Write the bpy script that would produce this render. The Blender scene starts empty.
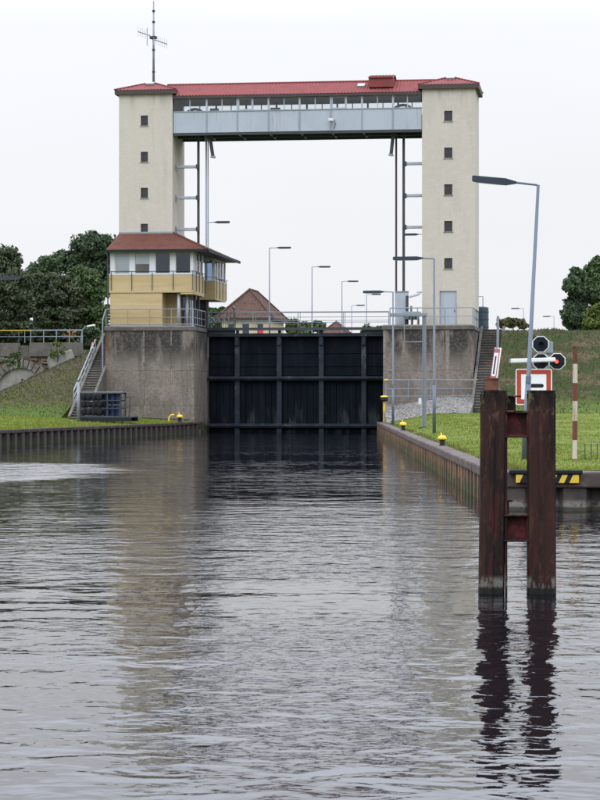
import bpy, math, random
import numpy as np
from math import sin, cos, tan, atan, atan2, pi, radians, hypot
from mathutils import Vector, Matrix

# ------------------------------------------------------------------ camera, sky, sun, exposure
SC = bpy.context.scene
COL = SC.collection
FOC = 2250.0                      # focal length in units of a 600x800 frame
AX = atan(300 / FOC)              # the lock axis is world +Y; the camera looks a little left of it
CH = 2.1                          # eye height over the water

cam_d = bpy.data.cameras.new("camera")
cam = bpy.data.objects.new("camera", cam_d)
COL.objects.link(cam)
cam.location = (0, 0, CH)
cam.rotation_euler = (pi / 2, 0, AX)
cam_d.sensor_fit = 'VERTICAL'
cam_d.sensor_height = 24
cam_d.lens = FOC / 800 * 24
cam_d.clip_start = 0.5
cam_d.clip_end = 9000
SC.camera = cam

SUN_EL, SUN_AZ = radians(42), radians(205)   # soft light from behind the camera, on the left
world = bpy.data.worlds.new("World")
SC.world = world
world.use_nodes = True
nt = world.node_tree
nt.nodes.clear()
w_out = nt.nodes.new('ShaderNodeOutputWorld')
w_bg = nt.nodes.new('ShaderNodeBackground')
w_sky = nt.nodes.new('ShaderNodeTexSky')
w_sky.sky_type = 'NISHITA'
w_sky.sun_disc = False
w_sky.sun_elevation = SUN_EL
w_sky.sun_rotation = SUN_AZ
w_sky.air_density = 1.0
w_sky.dust_density = 4.0
w_tc = nt.nodes.new('ShaderNodeTexCoord')
w_sep = nt.nodes.new('ShaderNodeSeparateXYZ')
nt.links.new(w_tc.outputs['Generated'], w_sep.inputs[0])
w_ramp = nt.nodes.new('ShaderNodeValToRGB')       # closed cloud cover, brighter towards the zenith
cr = w_ramp.color_ramp
cr.interpolation = 'LINEAR'
cr.elements[0].position = 0.0
cr.elements[0].color = (9.15, 9.3, 9.65, 1)
cr.elements[1].position = 1.0
cr.elements[1].color = (27.0, 29.0, 33.5, 1)
for pos_, col_ in ((.10, (9.3, 9.45, 9.8, 1)), (.165, (9.75, 9.95, 10.5, 1)), (.24, (16.5, 17.4, 19.6, 1)), (.36, (20.5, 21.8, 24.8, 1)), (.60, (23.5, 25.0, 28.6, 1))):
    e = cr.elements.new(pos_); e.color = col_
w_noise = nt.nodes.new('ShaderNodeTexNoise')
w_map = nt.nodes.new('ShaderNodeMapping')
w_map.inputs['Scale'].default_value = (1, 1, 3.2)
nt.links.new(w_tc.outputs['Generated'], w_map.inputs[0])
nt.links.new(w_map.outputs[0], w_noise.inputs['Vector'])
w_noise.inputs['Scale'].default_value = 2.3
w_noise.inputs['Detail'].default_value = 5
w_mr = nt.nodes.new('ShaderNodeMapRange')
w_mr.inputs['From Min'].default_value = 0.3
w_mr.inputs['From Max'].default_value = 0.7
w_mr.inputs['To Min'].default_value = 0.965
w_mr.inputs['To Max'].default_value = 1.03
nt.links.new(w_noise.outputs['Fac'], w_mr.inputs['Value'])
w_mul = nt.nodes.new('ShaderNodeMixRGB'); w_mul.blend_type = 'MULTIPLY'; w_mul.inputs[0].default_value = 1
nt.links.new(w_sep.outputs['Z'], w_ramp.inputs[0])
nt.links.new(w_ramp.outputs[0], w_mul.inputs[1])
nt.links.new(w_mr.outputs[0], w_mul.inputs[2])
w_mix = nt.nodes.new('ShaderNodeMixRGB')
w_mix.inputs[0].default_value = 0.96              # cloud cover
nt.links.new(w_sky.outputs[0], w_mix.inputs[1])
nt.links.new(w_mul.outputs[0], w_mix.inputs[2])
nt.links.new(w_mix.outputs[0], w_bg.inputs[0])
w_bg.inputs[1].default_value = 0.1
nt.links.new(w_bg.outputs[0], w_out.inputs[0])

sun_d = bpy.data.lights.new("sun", 'SUN')
sun_d.energy = 0.5
sun_d.angle = radians(28)
sun_d.color = (1.0, 0.97, 0.92)
sun = bpy.data.objects.new("sun", sun_d)
COL.objects.link(sun)
_d = Vector((sin(SUN_AZ) * cos(SUN_EL), cos(SUN_AZ) * cos(SUN_EL), sin(SUN_EL)))
sun.rotation_euler = _d.to_track_quat('Z', 'Y').to_euler()
sun.location = (-20, -30, 60)

SC.view_settings.view_transform = 'Standard'
SC.view_settings.look = 'None'
SC.view_settings.exposure = 0.0
SC.view_settings.gamma = 1.0
SC.view_settings.use_curve_mapping = False
SC.render.engine = 'CYCLES'
SC.cycles.max_bounces = 8
SC.cycles.transparent_max_bounces = 12
SC.cycles.caustics_reflective = False
SC.cycles.caustics_refractive = False
SC.cycles.use_denoising = True

rnd = random.Random(7)

# survey of the place: where a sight line of the camera meets the vertical plane at depth y
def X(px, y): return y * tan(atan((px - 300) / FOC) - AX)
def DEP(x, y): return -x * sin(AX) + y * cos(AX)
def Z(py, x, y): return CH + (400 - py) * DEP(x, y) / FOC
def XZ(px, py, y):
    x = X(px, y)
    return x, Z(py, x, y)

# ------------------------------------------------------------------ materials
MATS = {}
def sock(nt, a, b): nt.links.new(a, b)

def pm(name, col, layers=(), rough=0.75, metal=0.0, bump=0.0, bscale=20.0, bstretch=(1, 1, 1), emit=None, spec=0.5, island=None):
    """procedural material: base colour, then layers (col, scale, stretch, lo, hi, strength[, z0, z1]) of noise in world space"""
    m = bpy.data.materials.new(name)
    m.use_nodes = True
    t = m.node_tree
    n = t.nodes
    b = n['Principled BSDF']
    b.inputs['Roughness'].default_value = rough
    b.inputs['Metallic'].default_value = metal
    b.inputs['Specular IOR Level'].default_value = spec
    geo = n.new('ShaderNodeNewGeometry')
    cur = n.new('ShaderNodeRGB'); cur.outputs[0].default_value = (*col, 1)
    cur = cur.outputs[0]
    if island:
        mx = n.new('ShaderNodeMixRGB'); mx.inputs[2].default_value = (*island, 1)
        sock(t, geo.outputs['Random Per Island'], mx.inputs[0]); sock(t, cur, mx.inputs[1]); cur = mx.outputs[0]
    for L in layers:
        c, sc_, st, lo, hi, k = L[:6]
        mp = n.new('ShaderNodeMapping'); mp.inputs['Scale'].default_value = st
        mp.inputs['Location'].default_value = (len(MATS) * 1.7, len(n) * .31, 3.1)
        sock(t, geo.outputs['Position'], mp.inputs[0])
        nz = n.new('ShaderNodeTexNoise'); nz.inputs['Scale'].default_value = sc_
        nz.inputs['Detail'].default_value = 5; nz.inputs['Roughness'].default_value = 0.6
        sock(t, mp.outputs[0], nz.inputs['Vector'])
        mr = n.new('ShaderNodeMapRange'); mr.interpolation_type = 'SMOOTHSTEP'
        mr.inputs['From Min'].default_value = lo; mr.inputs['From Max'].default_value = hi
        mr.inputs['To Max'].default_value = k
        sock(t, nz.outputs['Fac'], mr.inputs['Value'])
        fac = mr.outputs[0]
        if len(L) > 6:
            sp = n.new('ShaderNodeSeparateXYZ'); sock(t, geo.outputs['Position'], sp.inputs[0])
            m2 = n.new('ShaderNodeMapRange'); m2.interpolation_type = 'SMOOTHSTEP'
            m2.inputs['From Min'].default_value = L[6]; m2.inputs['From Max'].default_value = L[7]
            sock(t, sp.outputs['Z'], m2.inputs['Value'])
            mu = n.new('ShaderNodeMath'); mu.operation = 'MULTIPLY'
            sock(t, fac, mu.inputs[0]); sock(t, m2.outputs[0], mu.inputs[1]); fac = mu.outputs[0]
        mx = n.new('ShaderNodeMixRGB'); mx.inputs[2].default_value = (*c, 1)
        sock(t, fac, mx.inputs[0]); sock(t, cur, mx.inputs[1]); cur = mx.outputs[0]
    sock(t, cur, b.inputs['Base Color'])
    if bump:
        mp = n.new('ShaderNodeMapping'); mp.inputs['Scale'].default_value = bstretch
        sock(t, geo.outputs['Position'], mp.inputs[0])
        nz = n.new('ShaderNodeTexNoise'); nz.inputs['Scale'].default_value = bscale; nz.inputs['Detail'].default_value = 6
        sock(t, mp.outputs[0], nz.inputs['Vector'])
        bp = n.new('ShaderNodeBump'); bp.inputs['Strength'].default_value = 1; bp.inputs['Distance'].default_value = bump
        sock(t, nz.outputs['Fac'], bp.inputs['Height']); sock(t, bp.outputs[0], b.inputs['Normal'])
    if emit:
        b.inputs['Emission Color'].default_value = (*emit[0], 1); b.inputs['Emission Strength'].default_value = emit[1]
    MATS[name] = m
    return m

def glass(name, tint, refl, rough=0.02):
    m = bpy.data.materials.new(name); m.use_nodes = True
    t = m.node_tree; n = t.nodes; n.clear()
    o = n.new('ShaderNodeOutputMaterial'); tr = n.new('ShaderNodeBsdfTransparent'); tr.inputs[0].default_value = (*tint, 1)
    gl = n.new('ShaderNodeBsdfGlossy'); gl.inputs['Roughness'].default_value = rough
    gl.inputs[0].default_value = (.95, .97, 1, 1)
    fr = n.new('ShaderNodeFresnel'); fr.inputs['IOR'].default_value = refl
    mx = n.new('ShaderNodeMixShader')
    sock(t, fr.outputs[0], mx.inputs[0]); sock(t, tr.outputs[0], mx.inputs[1]); sock(t, gl.outputs[0], mx.inputs[2])
    sock(t, mx.outputs[0], o.inputs[0])
    MATS[name] = m
    return m

V1 = (1, 1, 1)
VS = (1, 1, .12)      # vertical streaks
pm('stucco', (.495, .452, .385), [((.46, .42, .36), .35, V1, .42, .6, .7), ((.40, .375, .315), 1.8, (1, 1, .10), .52, .66, .45),
                               ((.33, .31, .27), 2.4, (1, 1, .08), .50, .62, .6, 20.6, 21.8), ((.52, .49, .42), 2.5, V1, .5, .62, .5),
                               ((.34, .32, .27), 1.5, (1, 1, .3), .46, .6, .5, 8.4, 7.0)], rough=.95, bump=.012, bscale=9, spec=.15)
pm('window_brown', (.075, .036, .026), rough=.5)
pm('dark_fascia', (.045, .028, .026), [((.07, .045, .04), 2, V1, .5, .7, .7)], rough=.6)
pm('roof_red', (.205, .056, .053), [((.165, .048, .046), 1.1, V1, .45, .65, .8), ((.25, .09, .08), 6, V1, .55, .7, .5)], rough=.75, spec=.12)
pm('roof_rust', (.115, .044, .031), [((.085, .034, .026), 1.5, V1, .45, .65, .8), ((.18, .075, .05), 7, V1, .52, .7, .6)], rough=.85, bump=.01, bscale=12, spec=.15)
pm('tile_brown', (.098, .056, .043), [((.06, .037, .030), 2.2, (1, 1, 2), .4, .62, .9), ((.14, .085, .065), 6, V1, .5, .62, .6)], rough=.9, bump=.02, bscale=5, spec=.15)
pm('panel_grey', (.365, .40, .445), [((.33, .365, .41), .7, V1, .45, .65, .7), ((.27, .285, .30), 2, (1, 1, .08), .54, .66, .45), ((.22, .15, .11), 3, (1, 1, .10), .64, .70, .5)], rough=.5, spec=.35)
pm('steel_grey', (.24, .27, .30), [((.18, .20, .22), 3, V1, .45, .7, .6)], rough=.5, metal=.2)
pm('steel_dark', (.042, .048, .056), [((.066, .063, .060), 3, V1, .5, .7, .6)], rough=.6, spec=.3)
pm('galvanised', (.22, .25, .285), [((.16, .18, .20), 2.5, VS, .45, .7, .6), ((.28, .31, .34), 9, V1, .55, .7, .5)], rough=.5, metal=.3)
pm('lamp_blue', (.115, .145, .185), [((.085, .105, .13), 2.5, VS, .45, .7, .7)], rough=.45, metal=.2)
pm('lamp_head', (.028, .038, .052), rough=.6, spec=.2)
pm('lamp_lens', (.55, .56, .58), rough=.3)
pm('gate_steel', (.0045, .0080, .0125), [((.003, .005, .008), .7, V1, .4, .6, .8), ((.010, .014, .019), 1.3, (1, 1, .1), .5, .62, .6),
                                     ((.055, .06, .065), 2.6, (1, 1, .16), .5, .64, .6, 2.2, .9)], rough=.7, bump=.01, bscale=6, spec=.08)
pm('gate_beam', (.017, .024, .033), [((.032, .037, .044), 1.2, V1, .45, .6, .7), ((.09, .095, .10), 1.2, (1, 1, .6), .58, .66, .6)], rough=.65, spec=.2)
CONC = [((.155, .132, .110), .40, V1, .42, .56, .85), ((.25, .21, .178), .9, (1, 1, .6), .46, .60, .8),
        ((.030, .029, .028), .8, (1, 1, .35), .38, .52, .92, 3.9, 5.6), ((.08, .073, .064), 1.7, (1.3, 1.3, .06), .54, .66, .35),
        ((.27, .25, .22), 2.3, (1.2, 1.2, .06), .59, .67, .7), ((.12, .104, .088), 6, V1, .48, .62, .6),
        ((.30, .28, .25), 1.9, (.35, .35, 2.6), .63, .70, .45), ((.15, .075, .03), 1.3, (1.5, 1.5, .12), .645, .69, .7),
        ((.035, .042, .02), 2, V1, .30, .5, .95, .95, .35)]
pm('concrete', (.200, .168, .140), CONC, rough=.95, bump=.025, bscale=6, spec=.15)
pm('lime', (.30, .275, .245), [((.20, .175, .15), 5, V1, .4, .55, .9), ((.37, .35, .32), 12, V1, .55, .65, .7)], rough=.95, spec=.1)
pm('concrete_pale', (.27, .255, .23), [((.19, .18, .16), .7, V1, .42, .62, .8), ((.15, .14, .12), 1.8, (1, 1, .2), .54, .72, .7)], rough=.92, bump=.03, bscale=5)
pm('concrete_dark', (.105, .094, .080), [((.06, .055, .048), 1.0, V1, .42, .62, .8), ((.20, .18, .155), 4, V1, .55, .72, .6)], rough=.9, bump=.02, bscale=8)
pm('step_dark', (.065, .06, .055), [((.10, .092, .08), 3, V1, .45, .65, .8)], rough=.9)
pm('brick_yellow', (.45, .34, .175), [((.50, .39, .22), .8, (.15, .15, 2.2), .42, .6, .7), ((.39, .28, .13), 1.3, (.2, .2, 2.0), .48, .64, .6),
                                     ((.36, .25, .11), 14, (1, 1, 2.4), .55, .7, .5)], rough=.85, bump=.008, bscale=14, bstretch=(1, 1, 3))
pm('white_frame', (.60, .61, .62), [((.6, .61, .62), 3, V1, .5, .7, .6)], rough=.45)
pm('blind', (.80, .83, .83), rough=.8)
pm('interior', (.06, .06, .06), rough=.9)
pm('interior_grey', (.40, .43, .46), rough=.9)
pm('interior_reflection', (.22, .29, .38), rough=.9)  # bluish reflection of the control house windows, put into the inner wall's colour
pm('machine', (.10, .13, .13), [((.06, .07, .07), 4, V1, .45, .65, .8)], rough=.5)
pm('rust_pile', (.034, .016, .012), [((.012, .008, .007), 6, (1.2, 1.2, .18), .44, .58, .92), ((.068, .016, .014), 5, (1.4, 1.4, .3), .52, .64, .6),
                                   ((.075, .038, .02), 16, (1, 1, .3), .54, .66, .6), ((.006, .006, .006), 8, (1, 1, .5), .38, .54, .95, 1.95, 2.12),
                                   ((.14, .115, .05), 11, (1, 1, .4), .55, .64, .75, 1.75, 2.1), ((.03, .012, .010), 22, V1, .5, .65, .6),
                                   ((.17, .16, .14), 14, (1, 1, .5), .42, .55, .8, .21, .13), ((.012, .012, .010), 9, V1, .1, .2, .97, .09, .05)],
   rough=.85, bump=.008, bscale=40, bstretch=(1, 1, .4), spec=.2)
pm('rust_red', (.095, .016, .017), [((.03, .012, .010), 9, V1, .42, .55, .9), ((.012, .008, .007), 14, V1, .5, .62, .85)], rough=.8, bump=.006, bscale=40, spec=.2)
pm('lichen_pile', (.05, .03, .02), [((.15, .115, .035), 5, (1, 1, .5), .42, .6, .9), ((.012, .010, .010), 6, (1, 1, .4), .5, .62, .95)], rough=.85)
pm('rust_bracket', (.15, .055, .03), [((.07, .03, .02), 8, V1, .42, .62, .9), ((.25, .12, .06), 16, V1, .58, .7, .7)], rough=.85)
pm('sheet_pile', (.040, .029, .024), [((.028, .022, .020), 1.1, V1, .40, .62, .9), ((.10, .06, .04), 1.8, (1, 1, .2), .55, .7, .6),
                                    ((.035, .04, .018), 3, V1, .3, .55, .9, .38, .12)], rough=.85, bump=.02, bscale=9)
pm('sheet_pile_rust', (.20, .105, .052), [((.08, .055, .042), .9, (1, 1, .3), .42, .60, .9), ((.30, .17, .08), 2.6, (1.5, 1.5, .12), .52, .66, .8),
                                        ((.05, .036, .03), 4.2, (1.5, 1.5, .1), .55, .66, .8), ((.05, .06, .02), 3, V1, .34, .56, .9, .40, .14)],
   rough=.85, bump=.02, bscale=9)
pm('sheet_pile_grey', (.065, .052, .044), [((.03, .026, .023), 1.6, (1, 1, .3), .42, .60, .9), ((.20, .185, .16), 7, (1, 1, .8), .34, .55, .85, .24, .14),
                                        ((.035, .035, .022), 6, V1, .1, .2, .95, .10, .05)], rough=.85, bump=.02, bscale=9)
pm('cap_brown', (.092, .064, .052), [((.050, .038, .033), 1.3, V1, .42, .58, .85), ((.135, .105, .088), 3, V1, .5, .62, .7), ((.06, .07, .03), 5, V1, .62, .74, .6)],
   rough=.85, bump=.015, bscale=12)
pm('cap_dark', (.058, .040, .034), [((.035, .028, .025), 1.3, V1, .42, .58, .85), ((.09, .07, .06), 3, V1, .5, .62, .6)], rough=.9, bump=.015, bscale=12, spec=.2)
pm('rubber', (.014, .015, .018), [((.028, .028, .028), 3, V1, .5, .7, .6)], rough=.75, spec=.15)
pm('yellow', (.78, .50, .03), [((.55, .36, .05), 9, V1, .52, .7, .6)], rough=.5)
pm('yellow_paint', (.62, .43, .03), [((.30, .22, .05), 12, V1, .55, .72, .7)], rough=.6)
pm('black', (.014, .016, .019), rough=.6, spec=.2)
pm('signal_black', (.009, .013, .020), rough=.65, spec=.15)
pm('white_paint', (.70, .71, .70), [((.55, .55, .53), 8, V1, .52, .72, .6)], rough=.5)
pm('sign_white', (.78, .79, .80), [((.68, .69, .70), 6, V1, .52, .72, .5)], rough=.45)
pm('sign_red', (.40, .042, .018), [((.34, .04, .02), 7, V1, .5, .7, .6)], rough=.5)
pm('pink_red', (.55, .20, .17), rough=.6)
pm('post_white', (.50, .43, .35), [((.28, .2, .14), 9, VS, .5, .66, .9)], rough=.7)
pm('post_red', (.15, .024, .018), [((.10, .03, .02), 10, V1, .45, .62, .9)], rough=.7)
pm('post_rust', (.13, .045, .022), [((.06, .025, .015), 14, V1, .45, .62, .9)], rough=.9)
pm('red_light', (.9, .02, .02), rough=.3, emit=((1, .03, .02), 5))
pm('red_box', (.62, .03, .03), rough=.5)
pm('drum_blue', (.010, .022, .058), [((.02, .034, .075), 4, V1, .5, .7, .7)], rough=.55, spec=.25)
pm('tank_blue', (.03, .055, .085), rough=.5)
pm('cream_wall', (.55, .47, .32), [((.48, .41, .28), 1, V1, .45, .65, .7)], rough=.9)
pm('lawn', (.122, .165, .024), [((.17, .186, .040), .35, (.5, 1, 1), .42, .58, .8), ((.070, .118, .016), 1.3, V1, .48, .6, .7), ((.165, .15, .070), 1.6, V1, .54, .64, .7)],
   rough=.95, bump=.05, bscale=14, spec=.1)
pm('bank', (.045, .052, .020), [((.033, .050, .015), .22, V1, .42, .56, .95), ((.095, .075, .042), .6, V1, .48, .60, .9), ((.045, .035, .022), 2.6, V1, .52, .64, .7),
                             ((.085, .125, .026), .5, V1, .2, .45, .9, 2.7, 1.4)], rough=.95, bump=.09, bscale=5, spec=.1)
pm('bank_left', (.060, .053, .029), [((.072, .056, .035), .5, V1, .45, .58, .9), ((.048, .058, .022), .8, V1, .48, .6, .9), ((.11, .092, .064), 3.2, V1, .58, .68, .7),
                             ((.07, .12, .022), .5, V1, .2, .45, .9, 2.3, 1.2)], rough=.95, bump=.09, bscale=5, spec=.1)
pm('far_grass', (.07, .10, .025), [((.10, .11, .04), .2, V1, .45, .65, .8)], rough=.95)
pm('gravel', (.25, .235, .215), [((.16, .15, .14), 5, V1, .42, .6, .9), ((.36, .345, .32), 9, V1, .55, .68, .8), ((.09, .12, .03), .9, V1, .60, .70, .8)],
   rough=.95, bump=.05, bscale=11)
pm('blade_lawn', (.108, .152, .019), rough=.9, island=(.180, .200, .040), spec=.1)
pm('blade_bank', (.045, .062, .018), rough=.95, island=(.105, .085, .042), spec=.05)
pm('blade_verge', (.075, .095, .025), rough=.95, island=(.16, .13, .065), spec=.05)
pm('leaf_dark', (.040, .068, .036), rough=.85, island=(.074, .110, .050), spec=.25)  # slight blue of distance haze mixed into the leaf colour
pm('leaf_olive', (.046, .064, .032), rough=.85, island=(.078, .094, .046), spec=.25)  # some haze blue in this leaf colour as well
pm('leaf_green', (.046, .080, .030), rough=.85, island=(.082, .122, .044), spec=.25)
pm('leaf_bright', (.070, .105, .020), rough=.8, island=(.125, .150, .036), spec=.25)
pm('leaf_mixed', (.07, .085, .03), rough=.8, island=(.15, .12, .06), spec=.2)
pm('leaf_orange', (.26, .12, .025), rough=.8, island=(.34, .17, .04), spec=.2)
pm('bark', (.05, .042, .033), [((.03, .026, .02), 4, VS, .45, .65, .8)], rough=.95, bump=.02, bscale=8)
pm('stone', (.150, .135, .112), [((.09, .082, .070), 1.2, V1, .42, .62, .9), ((.22, .20, .17), 3, V1, .52, .64, .7)], rough=.95, bump=.03, bscale=4)
pm('rubble', (.125, .085, .06), [((.06, .045, .035), 1.1, (1, 1, 1.6), .42, .60, .95), ((.22, .18, .13), 2.0, V1, .56, .68, .85), ((.05, .06, .02), .8, V1, .58, .7, .8)],
   rough=.95, bump=.12, bscale=2.5)
glass('glass_clear', (.93, .95, .96), 1.45)
glass('glass_dark', (.48, .58, .70), 1.6)  # blue tint stands in for the reflection in the panes
glass('glass_small', (.55, .57, .6), 1.55)

def water_material():
    m = bpy.data.materials.new('water'); m.use_nodes = True
    t = m.node_tree; n = t.nodes
    b = n['Principled BSDF']
    b.inputs['Base Color'].default_value = (.0036, .0040, .0066, 1)
    b.inputs['Roughness'].default_value = .03
    b.inputs['IOR'].default_value = 1.34
    geo = n.new('ShaderNodeNewGeometry')
    def noise(sx, sy, det, rough=.55, rot=0.0, dist=0.0):
        mp = n.new('ShaderNodeMapping'); mp.inputs['Scale'].default_value = (sx, sy, 1); mp.inputs['Rotation'].default_value = (0, 0, rot)
        mp.inputs['Location'].default_value = (len(n) * .77, len(n) * 1.3, 0)
        sock(t, geo.outputs['Position'], mp.inputs[0])
        z = n.new('ShaderNodeTexNoise'); z.noise_dimensions = '2D'; z.inputs['Scale'].default_value = 1
        z.inputs['Detail'].default_value = det; z.inputs['Roughness'].default_value = rough; z.inputs['Distortion'].default_value = dist
        sock(t, mp.outputs[0], z.inputs['Vector'])
        return z.outputs['Fac']
    def mth(op, a, b_=None, c=None):
        k = n.new('ShaderNodeMath'); k.operation = op
        for i, v in enumerate((a, b_, c)):
            if v is None: continue
            if isinstance(v, (int, float)): k.inputs[i].default_value = v
            else: sock(t, v, k.inputs[i])
        return k.outputs[0]
    def rng(v, a, b_, c, d):
        k = n.new('ShaderNodeMapRange'); k.interpolation_type = 'SMOOTHSTEP'
        for i, w in zip(('From Min', 'From Max', 'To Min', 'To Max'), (a, b_, c, d)): k.inputs[i].default_value = w
        sock(t, v, k.inputs['Value']); return k.outputs[0]
    # a light breeze ruffles the water in patches
    swell = noise(.50, .80, 1, .5, .12, .4)
    wave = noise(1.7, 2.4, 1, .5, -.20, .8)
    chop = noise(4.2, 5.2, 1, .5, .25, .9)
    ripple = noise(11.0, 13.0, 2, .5, -.3, .5)
    patch = rng(noise(.045, .085, 2, .5, -.05), .40, .58, .30, 1.0)
    patch2 = rng(noise(.06, .12, 2, .5, .3), .40, .60, .35, 1.0)
    sp = n.new('ShaderNodeSeparateXYZ'); sock(t, geo.outputs['Position'], sp.inputs[0])
    # open reach where the breeze gets down to the water, calmer towards the near bank
    reach = rng(sp.outputs['Y'], 10, 17, .30, 1.0)
    calm = rng(sp.outputs['Y'], 28, 60, 1.0, .22)
    lee = rng(sp.outputs['Y'], 35, 70, 1.0, .2)
    # one gust out on the left, off the sheet piles
    gx = mth('DIVIDE', mth('ADD', sp.outputs['X'], 21.5), 8.2)
    gy = mth('DIVIDE', mth('SUBTRACT', sp.outputs['Y'], 63.5), 12.0)
    gr = mth('ADD', mth('ADD', mth('MULTIPLY', gx, gx), mth('MULTIPLY', gy, gy)), mth('MULTIPLY', noise(.25, .3, 3), .9))
    gust = rng(gr, 1.0, 1.6, 1.0, 0.0)
    h = mth('MULTIPLY', swell, .018)
    h = mth('ADD', h, mth('MULTIPLY', mth('MULTIPLY', wave, patch2), .0120))
    h = mth('ADD', h, mth('MULTIPLY', mth('MULTIPLY', chop, mth('MULTIPLY', patch, mth('MULTIPLY', reach, calm))), .0050))
    amp = mth('MULTIPLY', mth('MULTIPLY', patch, reach), mth('MULTIPLY', lee, .0016))
    h = mth('ADD', h, mth('MULTIPLY', ripple, amp))
    # short steep wavelets of the gust lean before the wind: long faces towards the near bank
    ph = mth('ADD', mth('MULTIPLY', sp.outputs['Y'], 2.3), mth('ADD', mth('MULTIPLY', sp.outputs['X'], .35), mth('MULTIPLY', noise(1.1, .8, 2), 2.2)))
    h = mth('ADD', h, mth('MULTIPLY', mth('MULTIPLY', mth('FRACT', ph), gust), .026))
    ph2 = mth('ADD', mth('MULTIPLY', sp.outputs['Y'], 2.6), mth('ADD', mth('MULTIPLY', sp.outputs['X'], -.5), mth('MULTIPLY', noise(1.9, 1.5, 2, .5, .2), 5.0)))
    h = mth('ADD', h, mth('MULTIPLY', mth('MULTIPLY', mth('FRACT', ph2), mth('MULTIPLY', patch, mth('MULTIPLY', reach, calm))), .0052))
    bp = n.new('ShaderNodeBump'); bp.inputs['Strength'].default_value = 1; bp.inputs['Distance'].default_value = 1
    sock(t, h, bp.inputs['Height']); sock(t, bp.outputs[0], b.inputs['Normal'])
    MATS['water'] = m
water_material()

# ------------------------------------------------------------------ mesh and object helpers
ORG = {}

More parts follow.
